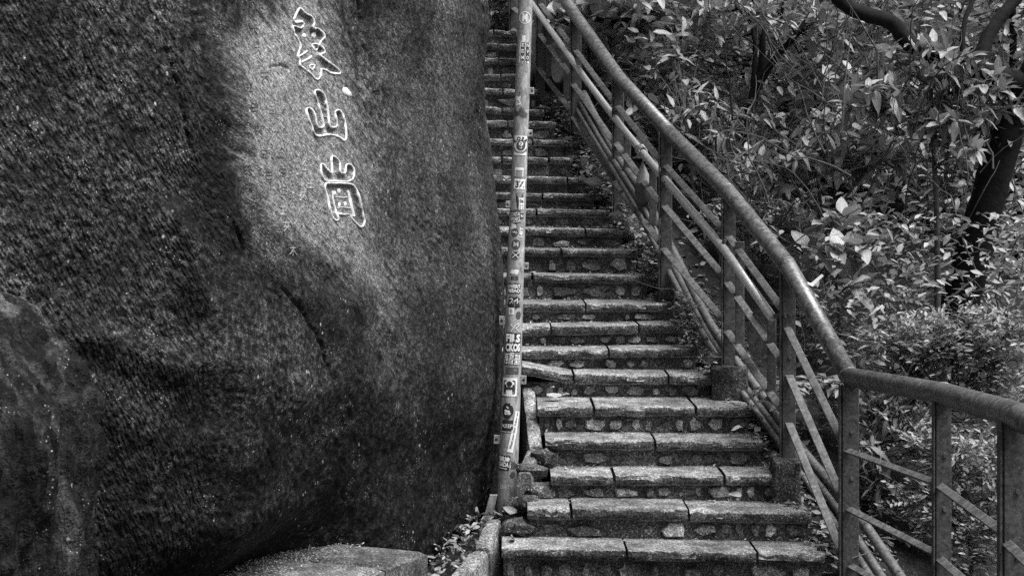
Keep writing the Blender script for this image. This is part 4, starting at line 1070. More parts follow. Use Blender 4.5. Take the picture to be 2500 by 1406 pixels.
sticker(874, 1, grid_patch(41, 27, -2), 'black', [(*grid_patch(38, 24, -2), 'white', 0, 0), (*FT('YRGHE', 35, 9, .01), 'black', 0, 6), (*FT('HEKS', 35, 9, .01), 'black', 0, -6), (*lineset([((-18, .5), (18, -.5)), ((-10, -12), (-10, 12)), ((4, -12), (4, 12))], 1.1), 'black', 0, 0)], rot=-2, label='white sticker of maze-like black letters')
sticker(902, 2, grid_patch(33, 16, -2), 'dark', [(*FT('- - BE', 18, 5), 'mid', 2, 1), (*lineset([((-14, -5), (6, -5))], 1), 'mid', 0, 0)])
rr = []
for q in range(4):
    for a in range(0, 91, 15): rr.append((math.cos(R(a + 90 * q)) * 5 + (9.5, -9.5, -9.5, 9.5)[q], math.sin(R(a + 90 * q)) * 5 + (12, 12, -12, -12)[q]))
ro = [(x * 1.0, y * 1.0) for x, y in rr]; ri = [(x * .84, y * .86) for x, y in rr]; nq = len(rr)
sticker(942, -4, grid_patch(38, 44, 0), 'white', [(np.array(ro + ri), [(k, (k + 1) % nq, nq + (k + 1) % nq, nq + k) for k in range(nq)], 'black', 0, 0), (*grid_patch(13, 13, 0, 'round'), 'black', 0, 8),
        (*lineset([((-9.5, 6), (-9.5, -12)), ((9.5, 6), (9.5, -12))], 4), 'black', 0, 0), (*lineset([((-9, -2.5), (9, -2.5))], 6), 'black', 0, 0)], label='white sticker with black rounded frame round a figure')
sticker(999, -6, grid_patch(28, 38, 0, 'round', .06, 22), 'black', [(*FT('a', 15, 13, .05), 'white', 0, -3), (*lineset([((-3, 10), (2, 6))], 3), 'white', 0, 0)], label='black round sticker with an accented letter')
sticker(1037, -5, grid_patch(28, 30, -2), 'black', [(*FT('KEEP', 24, 9, .01), 'white', 0, 1), (*lineset([((-13, -13), (13, -13))], 1.2), 'white', 0, 0)], label='small black square sticker with thin white word')
v, f = text_mesh('Waste your time. Follow me', 8, .01, 1, .3); v[:, 0] *= 88 / (v[:, 0].max() - v[:, 0].min()); v = np.stack([-v[:, 1], v[:, 0]], 1)
sticker(1050, 12, grid_patch(14, 100, -10), 'white', [(v, f, 'black', 0, 3)], rot=-10, label='long white strip sticker pasted askew with a handwritten line')
sticker(1125, -11, grid_patch(30, 35, -4), 'black', [(*FT('BRI', 17, 12, .05), 'white', -4, 9), (*grid_patch(9, 11, 0, 'round'), 'white', 9, 9), (*FT('GADA', 26, 12, .05), 'white', 0, -4), (*lineset([((-12, -14), (10, -14))], 1.8), 'white', 0, 0)], rot=-4, label='black sticker with white block letters near the pole foot')
sticker(1184, -2, None, None, [(*FT('DIETY', 30, 9, -.01), 'white', 0, 0)])
rs = np.random.default_rng(44)
for k in range(26):
    sticker(rs.uniform(10, 1180), rs.uniform(-13, 15), grid_patch(rs.uniform(6, 18), rs.uniform(6, 20), rs.uniform(-25, 25), 'rect' if k % 3 else 'round', .12, 60 + k), ['mid', 'dark', 'white', 'mid'][k % 4])
# short pipe with a bolt in the gutter
t = thing('pipe_stub', at(1182, 1345, 8.9), 'short upright metal pipe with a nut, in the gutter', 'pipe')
V, F = tube([at(1180, 1345, 8.9), at(1186, 1285, 8.9)], .028, 14); put('stub_body', V, F, M['pole'], t, True)
V, F = tube([at(1186, 1288, 8.9), at(1186, 1281, 8.9)], .036, 14); put('stub_flange', V, F, M['pole'], t, True)
V, F = tube([at(1186, 1281, 8.9), at(1187, 1270, 8.9)], .017, 6); put('nut', V, F, M['pole'], t)
#VEGETATION
# ------------------------------------------------------------------ foliage tools
def leaf_template(seg, width, droop, fold, tip=1.6, ser=0.0):
    """unit leaf along +X, normal +Z; returns verts, quads, uv"""
    V = []; UV = []
    for k in range(seg + 1):
        t = k / seg
        w = width * .5 * (math.sin(math.pi * min(1, t ** .8)) ** .75) * (1 - .25 * t) if 0 < k < seg else 0.004
        x = t; z = -droop * t * t
        for s in (-1, 0, 1):
            V.append((x, s * w, z + abs(s) * w * fold + (.02 * math.sin(k * 2.3) if abs(s) else 0))); UV.append((t, .5 + s * .5))
    F = []
    for k in range(seg):
        for j in (0, 1): a = k * 3 + j; F.append((a, a + 3, a + 4, a + 1))
    return np.array(V), np.array(F), np.array(UV)
LT = {'broad': [leaf_template(6, .44, d, .25) for d in (.05, .2, .38)], 'long': [leaf_template(6, .26, d, .2) for d in (.1, .3, .5)],
      'small': [leaf_template(3, .5, d, .25) for d in (.05, .2)], 'tiny': [leaf_template(2, .5, .08, .2)], 'heart': [leaf_template(7, .72, d, .15) for d in (.12, .3)]}
LME = {}
def leaf_me(kind, var, mat):
    k = (kind, var, mat)
    if k not in LME:
        V, F, UV = LT[kind][var]; LME[k] = mesh_of(kind + '_leaf', V, F, M[mat], True, UV)
    return LME[k]
def leaf_basis(ax, roll, up=None):
    ax = ax / (np.linalg.norm(ax, axis=1)[:, None] + 1e-9)
    upv = np.tile([0, 0, 1.0], (len(ax), 1)) if up is None else up
    z = upv - ax * (upv * ax).sum(1)[:, None]; z /= np.linalg.norm(z, axis=1)[:, None] + 1e-6
    y = np.cross(z, ax); c, s = np.cos(roll)[:, None], np.sin(roll)[:, None]
    y2 = y * c + z * s; z2 = np.cross(ax, y2)
    return np.stack([ax, y2, z2], 2)      # columns
def joined(pos, B, sc, kind, var):
    V, F, UV = LT[kind][var]; n = len(pos)
    W = np.einsum('nij,vj->nvi', B, V) * sc[:, None, None] + pos[:, None]
    FF = (F[None] + (np.arange(n) * len(V))[:, None, None]).reshape(-1, 4)
    return W.reshape(-1, 3), FF, np.tile(UV, (n, 1))
def foliage(name, pos, ax, roll, sc, kind, mat, parent, n_obj=0, stuff=True, focus=None):
    """leaves: the n_obj nearest to the lens as single leaf objects, the rest as one mesh"""
    pos = np.asarray(pos, float); B = leaf_basis(np.asarray(ax, float), np.asarray(roll, float)); sc = np.asarray(sc, float)
    nv = len(LT[kind]); var = rng.integers(0, nv, len(pos))
    order = np.argsort(pos[:, 1] - sc * 3); take = np.zeros(len(pos), bool)
    inview = (np.abs(pos[:, 0] / pos[:, 1] * F_PX) < 1260)
    o2 = [i for i in order if inview[i]][:n_obj]; take[o2] = True
    base = wloc(parent)
    for i in o2: inst('leaf', leaf_me(kind, int(var[i]), mat), parent, pos[i] - base, B[i], float(sc[i]))
    rest = ~take
    if rest.any():
        VV = []; FF = []; UU = []; n0 = 0
        for v in range(nv):
            k = rest & (var == v)
            if not k.any(): continue
            a, b, c = joined(pos[k], B[k], sc[k], kind, v); VV.append(a); FF.append(b + n0); UU.append(c); n0 += len(a)
        o = put(name, np.concatenate(VV), np.concatenate(FF), M[mat], parent, True, np.concatenate(UU))
        if stuff: o['kind'] = 'stuff'
        return o
def whorls(ends, dirs, L, per, spread=1.0, up=.15, seed=0):
    """rosettes of leaves round twig ends"""
    r_ = np.random.default_rng(seed); pos = []; ax = []; roll = []; sc = []
    for e, d in zip(ends, dirs):
        k = max(3, int(r_.normal(per, 1.3))); d = nrm(d); u = nrm(np.cross(d, [.3, .2, 1])); v = np.cross(d, u); a0 = r_.uniform(0, 6.28)
        for j in range(k):
            a = a0 + j * 2.4; rad = math.cos(a) * u + math.sin(a) * v
            pos.append(e - d * L * .5 * j / k); q = nrm(d * r_.uniform(.15, .7) + rad * spread + np.array([0, 0, up + r_.normal(0, .12)]))
            ax.append(q); roll.append(r_.normal(0, .35)); sc.append(L * r_.uniform(.6, 1.15))
    return np.array(pos), np.array(ax), np.array(roll), np.array(sc)
def sprays(ends, dirs, L, twig, per, seed=0):
    """leaves in two rows along fine twigs"""
    r_ = np.random.default_rng(seed); pos = []; ax = []; roll = []; sc = []
    for e, d in zip(ends, dirs):
        d = nrm(d); s = nrm(np.cross(d, [0, 0, 1]) + r_.normal(0, .3, 3))
        for j in range(per):
            t = j / per; sg = 1 if j % 2 else -1
            pos.append(e + d * twig * (t - .6) + np.array([0, 0, -.15 * twig * t * t])); ax.append(nrm(d * .55 + s * sg + np.array([0, 0, .25]) + r_.normal(0, .18, 3)))
            roll.append(r_.normal(0, .4)); sc.append(L * r_.uniform(.65, 1.15) * (1 - .35 * t))
    return np.array(pos), np.array(ax), np.array(roll), np.array(sc)
def in_blob(px, py, D, rx, ry, rd, n, r_):
    """points in an ellipsoid given by a photo pixel, a distance and radii (photo px, photo px, metres), denser at the shell"""
    q = r_.normal(size=(n, 3)); q /= np.linalg.norm(q, axis=1)[:, None]; q *= (r_.uniform(.08, 1, n) ** .5)[:, None]
    c = at(px, py, D); k = D / F_PX
    return c + q * np.array([rx * k, rd, ry * k]), q
def nearest_on(stems, e):
    best = None
    for P in stems:
        P = np.asarray(P); low = P[:, 2] < e[2] + .05
        PP = P[low] if low.any() else P[:1]
        d = np.linalg.norm(PP - e, axis=1) + .3 * np.abs(PP[:, 2] - e[2] + .15); k = int(np.argmin(d))
        if best is None or d[k] < best[0]: best = (d[k], PP[k])
    return best[1]
def woody(stems, rads, ends, tw=.006, seed=0, frac=1.0):
    r_ = np.random.default_rng(seed); mb = MB()
    for P, rd in zip(stems, rads): mb.add(*tube(P, rd, 9, True, .06))
    for e in ends:
        if r_.random() > frac: continue
        b = nearest_on(stems, e); m = (b + e) / 2 + np.array([r_.normal(0, .06), r_.normal(0, .06), -.04 + r_.normal(0, .05)])
        mb.add(*tube([b, b * .5 + m * .5 + r_.normal(0, .012, 3), m, (m + e) / 2 + r_.normal(0, .012, 3), e], [tw * 1.5, tw * .6], 5, False))
    return mb.out()
def shrub(name, label, cat, stems, rads, blobs, L, kind, mat, per, mode='whorl', n_obj=120, group=None, bark='bark2', seed=0, tw=.006, twig=.2, spread=1.0, up=.15, frac=1.0, part='foliage'):
    """stems: lists of photo (x, y, D); blobs: (x, y, D, rx, ry, rd, twigs)"""
    r_ = np.random.default_rng(seed + 100)
    S = [np.array(catmull([at(*p) for p in s], 6)) for s in stems]
    S = [s + np.cumsum(r_.normal(0, .004, s.shape), 0) * np.linspace(0, 1, len(s))[:, None] for s in S]
    t = thing(name, S[0][0], label, cat, group)
    ends = []; dirs = []
    for (x, y, D, rx, ry, rd, n) in blobs:
        p, q = in_blob(x, y, D, rx, ry, rd, n, r_); ends.append(p); dirs.append(q * np.array([1, 1, .6]) + np.array([0, -.1, .25]) + r_.normal(0, .35, q.shape))
    ends = np.concatenate(ends); dirs = np.concatenate(dirs)
    V, F = woody(S, rads, ends, tw, seed, frac); put('trunk' if cat == 'tree' else 'stem', V, F, M[bark], t, True)
    A = whorls(ends, dirs, L, per, spread, up, seed) if mode == 'whorl' else sprays(ends, dirs, L, twig, per, seed)
    foliage('crown' if cat == 'tree' else part, *A, kind, mat, t, n_obj, True)
    return t

# ------------------------------------------------------------------ trees and shrubs beyond the railing
G1, G2, G3 = 'broad leaved shrubs beyond the railing', 'trees in the forest behind', 'small leaved bushes beyond the railing'
# big dark leaning tree at the right edge, with its limbs across the top corner
shrub('leaning_tree', 'dark thick-trunked tree leaning at the right edge with limbs across the top corner', 'tree',
      [[(2325, 860, 11.25), (2345, 740, 11.15), (2385, 600, 11.05), (2425, 440, 10.95), (2470, 300, 10.85), (2520, 200, 10.75), (2600, 20, 10.65)],
       [(2510, 205, 10.75), (2440, 190, 10.65), (2380, 165, 10.6), (2290, 130, 10.55), (2230, 110, 10.55), (2190, 60, 10.55), (2130, 40, 10.55), (2070, 0, 10.55), (2010, -90, 10.55)],
       [(2390, 165, 10.6), (2410, 100, 10.65), (2450, 40, 10.7), (2500, -20, 10.75), (2560, -120, 10.85)],
       [(2350, 150, 10.6), (2352, 60, 10.65), (2380, -30, 10.75)]],
      [[.16, .135, .12, .11], [.085, .06, .05], [.06, .045, .04], [.022, .014]],
      [(2200, -130, 11.3, 260, 90, .9, 60), (2560, -60, 11.6, 140, 160, .9, 40), (2430, 330, 11.0, 80, 90, .3, 10)], .15, 'broad', 'leaf_dark', 6, n_obj=60, group=G2, bark='bark', seed=1, frac=.5)
# multi-stemmed small tree right of the handrail
shrub('forked_tree', 'slender dark tree forking into several stems behind the handrail', 'tree',
      [[(1795, 520, 12.6), (1812, 380, 12.6), (1835, 250, 12.6), (1862, 160, 12.6), (1868, 60, 12.6), (1880, -60, 12.7)], [(1848, 215, 12.6), (1890, 150, 12.5), (1940, 90, 12.4), (1975, 50, 12.4), (2040, -30, 12.4)], [(1828, 290, 12.6), (1842, 160, 12.8), (1835, 60, 12.9), (1790, -60, 13)],
       [(1856, 190, 12.6), (1900, 80, 12.8), (1915, 0, 12.9)]], [[.055, .045, .03, .02], [.035, .018], [.028, .014], [.022, .012]],
      [(1900, 20, 12.5, 150, 70, .5, 34), (1790, 60, 12.9, 110, 80, .5, 22), (2000, 70, 12.3, 90, 60, .4, 18), (1700, 150, 13.2, 90, 90, .4, 16)], .15, 'broad', 'leaf', 6, n_obj=110, group=G2, bark='bark', seed=2, frac=.35)
# straight sapling with the bright broad-leaved crown
shrub('sapling', 'straight thin sapling with a bright crown of broad leaves right of centre', 'tree',
      [[(2290, 800, 10.7), (2288, 640, 10.7), (2284, 480, 10.65), (2276, 330, 10.6), (2272, 200, 10.6), (2280, 110, 10.6)], [(2276, 330, 10.6), (2210, 270, 10.5), (2130, 250, 10.4)], [(2273, 260, 10.6), (2340, 220, 10.5), (2410, 230, 10.5)]], [[.024, .02, .016, .01], [.012, .006], [.012, .006]],
      [(2260, 150, 10.5, 150, 55, .35, 42), (2120, 240, 10.4, 95, 60, .35, 24), (2400, 230, 10.5, 110, 75, .35, 30), (2290, 280, 10.4, 90, 60, .3, 20), (2330, 370, 10.5, 70, 50, .3, 10)], .145, 'broad', 'leaf_pale', 6, n_obj=230, group=G2, seed=3)
shrub('leafy_shrub', 'broad leaved shrub filling the middle above the handrail bend', 'shrub',
      [[(2010, 760, 11.2), (2020, 620, 11.2), (2000, 500, 11.2), (1985, 400, 11.2)], [(2008, 560, 11.2), (2080, 460, 11.1), (2120, 390, 11.0)], [(2000, 520, 11.2), (1930, 450, 11.1), (1880, 410, 11.0)]], [[.02, .012, .008], [.012, .006], [.012, .006]],
      [(1990, 390, 11.1, 120, 50, .35, 30), (2130, 380, 11.0, 120, 55, .35, 30), (1890, 400, 11.0, 80, 60, .3, 18), (2060, 320, 11.2, 110, 45, .35, 22)], .15, 'broad', 'leaf', 6, n_obj=230, group=G1, seed=4)
shrub('leafy_shrub', 'low shrub with a few large ribbed leaves below the sapling', 'shrub',
      [[(2050, 860, 10.2), (2046, 740, 10.2), (2040, 620, 10.2), (2038, 540, 10.2)], [(2044, 690, 10.2), (2080, 640, 10.1), (2100, 600, 10.1)]], [[.012, .007], [.008, .005]],
      [(2045, 540, 10.2, 45, 20, .12, 4), (2030, 620, 10.1, 40, 30, .12, 3), (2110, 610, 10.1, 50, 45, .15, 6), (2075, 690, 10.1, 55, 40, .15, 5), (1985, 640, 10.3, 45, 45, .15, 5)], .17, 'heart', 'leaf', 4, n_obj=90, group=G1, seed=5)
shrub('leafy_shrub', 'drooping shrub with narrow leaves close behind the upper handrail', 'shrub',
      [[(1700, 560, 12.2), (1690, 440, 12.2), (1680, 330, 12.2)], [(1692, 450, 12.2), (1740, 400, 12.1), (1790, 380, 12)]], [[.018, .01], [.01, .006]],
      [(1700, 300, 12.3, 110, 90, .4, 34), (1790, 420, 12.0, 90, 60, .35, 22), (1640, 190, 12.9, 80, 80, .3, 20), (1840, 320, 12.4, 80, 60, .3, 18)], .16, 'long', 'leaf_pale', 6, n_obj=150, group=G1, seed=6, up=-.1)
shrub('large_leaved_plant', 'plant with big heart-shaped leaves at the top of the railing', 'plant',
      [[(1440, 260, 13.9), (1436, 140, 13.9), (1430, 60, 13.9)], [(1400, 200, 14.1), (1372, 90, 14.1), (1365, 40, 14.1)], [(1500, 200, 13.8), (1485, 80, 13.8), (1480, 20, 13.8)]], [[.014, .009], [.012, .008], [.012, .008]],
      [(1440, 75, 13.8, 50, 55, .2, 9), (1370, 60, 14.1, 35, 50, .15, 7), (1500, 30, 13.7, 70, 45, .2, 9), (1560, 60, 13.6, 50, 45, .2, 7)], .30, 'heart', 'leaf_pale', 3, n_obj=70, group=G1, seed=7, spread=.9)
shrub('leafy_shrub', 'narrow leaved shrub behind the lower right railing bay', 'shrub',
      [[(2150, 1340, 8.9), (2140, 1220, 8.9), (2125, 1120, 8.85), (2120, 1060, 8.85)]], [[.012, .007]],
      [(2125, 1080, 8.8, 50, 40, .15, 7), (2150, 1170, 8.8, 45, 45, .15, 8), (2180, 1010, 8.9, 60, 30, .2, 6)], .155, 'long', 'leaf_dark', 5, n_obj=80, group=G1, seed=8, up=-.2)
# small-leaved bushes
shrub('small_leaved_bush', 'small leaved bush with pale tips above the lower handrail', 'bush',
      [[(2300, 1120, 9.2), (2310, 980, 9.2), (2330, 860, 9.15), (2350, 780, 9.1)], [(2305, 1000, 9.2), (2220, 900, 9.1), (2180, 830, 9.1)], [(2312, 960, 9.2), (2420, 880, 9.1), (2470, 800, 9.1)]], [[.02, .012, .008], [.01, .006], [.01, .006]],
      [(2220, 830, 9.1, 110, 70, .35, 110), (2340, 820, 9.0, 120, 80, .35, 130), (2450, 830, 9.0, 90, 100, .35, 110), (2260, 930, 9.1, 130, 60, .35, 120), (2420, 960, 9.1, 110, 70, .35, 90)], .062, 'small', 'leaf_pale', 10, 'spray', n_obj=290, group=G3, seed=9, tw=.003, twig=.17, frac=.5)
shrub('small_leaved_bush', 'dark small leaved bush seen through the lower right railing', 'bush',
      [[(2380, 1500, 8.6), (2370, 1350, 8.6), (2350, 1220, 8.6), (2320, 1110, 8.6)], [(2365, 1300, 8.6), (2430, 1200, 8.5), (2450, 1130, 8.5)]], [[.018, .01], [.01, .006]],
      [(2270, 1090, 8.7, 90, 80, .3, 80), (2390, 1120, 8.6, 80, 90, .3, 80), (2240, 1230, 8.6, 80, 90, .25, 60), (2380, 1300, 8.4, 90, 100, .3, 90), (2470, 1250, 8.3, 60, 130, .25, 50)], .055, 'small', 'leaf', 10, 'spray', n_obj=250, group=G3, seed=10, tw=.003, twig=.16, frac=.5)
shrub('small_leaved_bush', 'fine leaved thicket between the forked tree and the handrail', 'bush',
      [[(1860, 700, 11.8), (1865, 600, 11.8), (1870, 500, 11.8)], [(1862, 650, 11.8), (1920, 560, 11.7)]], [[.015, .008], [.008, .005]],
      [(1860, 560, 11.8, 90, 80, .3, 70), (1950, 560, 11.6, 80, 70, .3, 60), (1790, 440, 12.1, 60, 60, .3, 40), (1990, 780, 10.6, 70, 80, .3, 60), (2080, 820, 10.2, 70, 70, .3, 50)], .06, 'small', 'leaf', 11, 'spray', n_obj=150, group=G3, seed=11, tw=.003, twig=.2, frac=.5)
shrub('small_leaved_bush', 'small leaved plant at the edge of the steps beside the footing', 'bush',
      [[(1690, 830, 10.15), (1685, 780, 10.15), (1680, 735, 10.15)]], [[.006, .003]],
      [(1680, 770, 10.1, 30, 50, .12, 26), (1710, 830, 10.0, 30, 40, .12, 16), (1660, 730, 10.3, 20, 20, .08, 8)], .055, 'small', 'leaf_dark', 9, 'spray', n_obj=120, group=G3, seed=12, tw=.002, twig=.13)
shrub('small_leaved_bush', 'weedy tuft growing at the right end of the upper landing', 'bush',
      [[(1590, 690, 11.05), (1588, 640, 11.05), (1584, 615, 11.05)]], [[.005, .003]],
      [(1585, 640, 11.0, 40, 35, .12, 22), (1620, 610, 11.1, 25, 40, .12, 10), (1560, 580, 11.5, 30, 25, .1, 8)], .06, 'small', 'leaf', 8, 'spray', n_obj=90, group=G3, seed=13, tw=.002, twig=.14)
shrub('small_leaved_bush', 'leafy weeds beside the middle steps under the grab rail', 'bush',
      [[(1470, 480, 12.3), (1465, 450, 12.3), (1460, 430, 12.3)]], [[.005, .003]],
      [(1470, 455, 12.2, 30, 22, .12, 7), (1420, 400, 12.7, 25, 20, .1, 7), (1540, 545, 11.6, 30, 30, .12, 7)], .10, 'heart', 'leaf', 4, 'spray', n_obj=60, group=G3, seed=14, tw=.003, twig=.14)
shrub('small_leaved_bush', 'small leaved bush crowding the foot of the handrail bend', 'bush',
      [[(2160, 1200, 8.95), (2150, 1080, 8.95), (2140, 980, 8.95)]], [[.01, .005]],
      [(2160, 990, 9.0, 70, 50, .25, 45), (2230, 1050, 8.9, 60, 60, .25, 40), (2120, 1230, 8.9, 40, 60, .2, 25), (2010, 1000, 9.4, 35, 60, .2, 22)], .06, 'small', 'leaf', 9, 'spray', n_obj=120, group=G3, seed=15, tw=.003, twig=.17, frac=.6)
# ferns
def fern(x, y, D, n, L, label, seed):
    r_ = np.random.default_rng(seed); c = at(x, y, D); t = thing('fern', c, label, 'fern', 'ferns beyond the railing')
    for k in range(n):
        a = r_.uniform(0, 6.28); d = np.array([math.cos(a), math.sin(a) * .8, 0]); P = [c + d * L * f + np.array([0, 0, L * (.9 * f - .95 * f * f) * r_.uniform(.8, 1.2)]) for f in np.linspace(0, 1, 14)]
        V, F = tube(P, [.004, .001], 4, False); fr = put('frond', V, F, M['bark2'], t)
        pos = []; ax = []; sc = []
        for j in range(2, 14):
            for s in (-1, 1):
                q = nrm(P[j] - P[j - 1]); sd = nrm(np.cross(q, [0, 0, 1])); pos.append(P[j]); ax.append(nrm(sd * s + q * .45 + np.array([0, 0, -.12]))); sc.append(L * .30 * math.sin(math.pi * min(1, (j + 1) / 15.5)) ** .7 + .01)
        foliage('pinnae', pos, ax, r_.normal(0, .1, len(pos)), sc, 'tiny', 'leaf_pale', fr, 0, False)
fern(1975, 960, 9.3, 9, .38, 'fern with feathery fronds under the handrail bend', 1)
fern(1830, 520, 11.6, 8, .42, 'small fern above the handrail left of centre', 2)
fern(2110, 960, 9.4, 8, .36, 'fern between the handrail bend and the small leaved bush', 3)
fern(2150, 1330, 8.7, 7, .3, 'shaded fern low behind the lower right bay', 4)

# forest behind: individual trees, then the mass of undergrowth between them
r_ = np.random.default_rng(5)
BT = [(1560, 640, 15.0, 'pale', -10), (1690, 560, 16.5, 'grey', 20), (1755, 620, 15.5, 'leaning', 60), (1905, 620, 17, 'dark', -15), (1990, 640, 16, 'thin', 10), (2075, 700, 15, 'crooked', 40), (2190, 680, 15.5, 'slim', -30), (2245, 650, 18, 'pole-like', 0), (2420, 700, 14.5, 'rough', 25), (2500, 760, 13.8, 'stout', -20), (1470, 420, 17.5, 'far', 30), (2330, 640, 17, 'bent', -50)]
KD = ['first', 'second', 'third', 'fourth', 'fifth', 'sixth', 'seventh', 'eighth', 'ninth', 'tenth', 'eleventh', 'twelfth']
for k, idx in enumerate(sorted(range(len(BT)), key=lambda i: BT[i][0])):
    x, y, D, w, lean = BT[idx]
    shrub('forest_tree', KD[k] + ' slender forest tree counted from the stairs, a ' + w + ' trunk', 'tree',
          [[(x, y + 120, D), (x + lean * .4, y - 180, D), (x + lean, y - 420, D), (x + lean * 1.3, y - 760, D)], [(x + lean * .8, y - 330, D), (x + 90, y - 520, D - .2), (x + 150, y - 640, D - .2)], [(x + lean * .6, y - 260, D), (x - 90, y - 420, D + .2), (x - 130, y - 560, D + .2)]],
          [[.05 + .02 * (k % 3), .045, .03], [.03, .012], [.03, .012]],
          [(x + r_.uniform(-60, 60), y - r_.uniform(220, 420), D + r_.uniform(-.6, .6), 170, 120, .9, 60), (x + r_.uniform(-120, 120), y - r_.uniform(420, 640), D + r_.uniform(-.6, .6), 190, 140, 1.0, 70), (x, y - 760, D, 220, 170, 1.2, 60)],
          .15, 'small', 'leaf_far', 7, n_obj=0, group=G2, bark='bark' if k % 2 else 'bark2', seed=30 + k, frac=.45)
def mass(name, label, n, xr, yr, Dr, L, kind, mat, seed, ypow=1.0):
    r_ = np.random.default_rng(seed); D = r_.uniform(*Dr, n)
    x = r_.uniform(*xr, n); y = yr[0] + (yr[1] - yr[0]) * r_.uniform(0, 1, n) ** ypow
    P = np.stack([(x - CX) * D / F_PX, D, (HY - y) * D / F_PX], 1)
    keep = P[:, 0] > stair_xr(np.clip(P[:, 1], 0, 26)) + .55
    cl = fbm(P * 1.1, 3, seed); keep &= cl > -.22 + .0 * D
    P = P[keep]; m = len(P)
    a = r_.uniform(0, 6.28, m); ax = np.stack([np.cos(a), np.sin(a), r_.normal(-.1, .45, m)], 1)
    k = r_.uniform(.6, 1.2, m)
    o = foliage(name, P, ax, r_.normal(0, .5, m), L * k, kind, mat, None, 0); tag(o, label, 'undergrowth', None, 'stuff'); return o
mass('undergrowth', 'dim mass of leaves deep between the forest trunks', 30000, (1300, 2650), (-250, 900), (13.0, 19.0), .15, 'small', 'leaf_far', 71)
mass('undergrowth', 'far hillside foliage closing the view behind the trees', 26000, (1150, 2750), (-500, 620), (19.0, 27.0), .22, 'small', 'leaf_far', 72)
mass('undergrowth', 'broad leaves crowding the slope between shrubs and forest trees', 5200, (1480, 2650), (180, 950), (11.6, 14.5), .125, 'broad', 'leaf', 74)
mass('undergrowth', 'leaves massed behind the upper railing', 7000, (1420, 2300), (-120, 420), (12.8, 15.5), .15, 'broad', 'leaf', 75)
mass('undergrowth', 'low tangle of leaves on the bank behind the railing', 15000, (1450, 2650), (520, 1480), (8.7, 12.5), .08, 'small', 'leaf', 73)
# bare twigs threading the thicket
r_ = np.random.default_rng(8); mb = MB()
for k in range(340):
    x, y, D = r_.uniform(1500, 2500), r_.uniform(150, 1000), r_.uniform(10.0, 13.0)
    if (x - CX) * D / F_PX < stair_xr(D) + .5: continue
    p = at(x, y, D); d = nrm(np.array([r_.normal(0, .7), r_.normal(0, .3), 1])); P = [p]
    for j in range(9): d = nrm(d + r_.normal(0, .22, 3)); P.append(P[-1] + d * r_.uniform(.06, .16))
    mb.add(*tube(P, [r_.uniform(.004, .010), .002], 5, False))
V, F = mb.out(); o = put('bare_twigs', V, F, M['bark2'], None, True); tag(o, 'thin bare twigs threading the thicket behind the railing', 'twigs', None, 'stuff')
# plants at the top of the stairs, seen between boulder and pole
shrub('leafy_shrub', 'dark shrub on the bank at the top of the stairs', 'shrub',
      [[(1215, 110, 15.6), (1212, 40, 15.7), (1208, -40, 15.8)]], [[.02, .01]], [(1220, 20, 15.7, 60, 55, .4, 40), (1180, -20, 15.9, 60, 60, .4, 24), (1300, -60, 15.6, 60, 60, .4, 20)], .11, 'small', 'leaf_dark', 7, n_obj=60, group=G1, seed=60)

# unseen trees added round the viewpoint to block low sky light behind the lens
for k, (X_, Y_, lab) in enumerate([(-3.8, -2.5, 'unseen forest tree added to block sky behind the viewpoint, on the boulder side'), (.6, -5.0, 'unseen forest tree added to block sky behind the viewpoint, on the path'), (5.5, -1.5, 'unseen forest tree added to block sky behind the viewpoint, on the slope side'), (7.5, 4.0, 'unseen forest tree added to block sky on the slope beside the path')]):
    g = -1.9; t = thing('added_shade_tree', (X_, Y_, g), lab, 'tree', 'added trees around the viewpoint'); r_ = np.random.default_rng(90 + k)
    P = [np.array([X_, Y_, g]), np.array([X_ + .1, Y_, g + 2]), np.array([X_ - .1, Y_ + .1, g + 4.5]), np.array([X_, Y_, g + 7])]
    q = r_.normal(size=(170, 3)); q /= np.linalg.norm(q, axis=1)[:, None]; q *= (r_.uniform(.1, 1, 170) ** .4)[:, None]
    ends = np.array([X_, Y_, g + 4.3]) + q * np.array([2.6, 1.9, 2.9])
    V, F = woody([np.array(catmull(P, 6))], [[.16, .1, .05]], ends, .012, k, .5); put('trunk', V, F, M['bark'], t, True)
    A = whorls(ends, q + np.array([0, 0, .2]), .34, 9, 1, .1, k); foliage('crown', *A, 'small', 'leaf_far', t, 0)

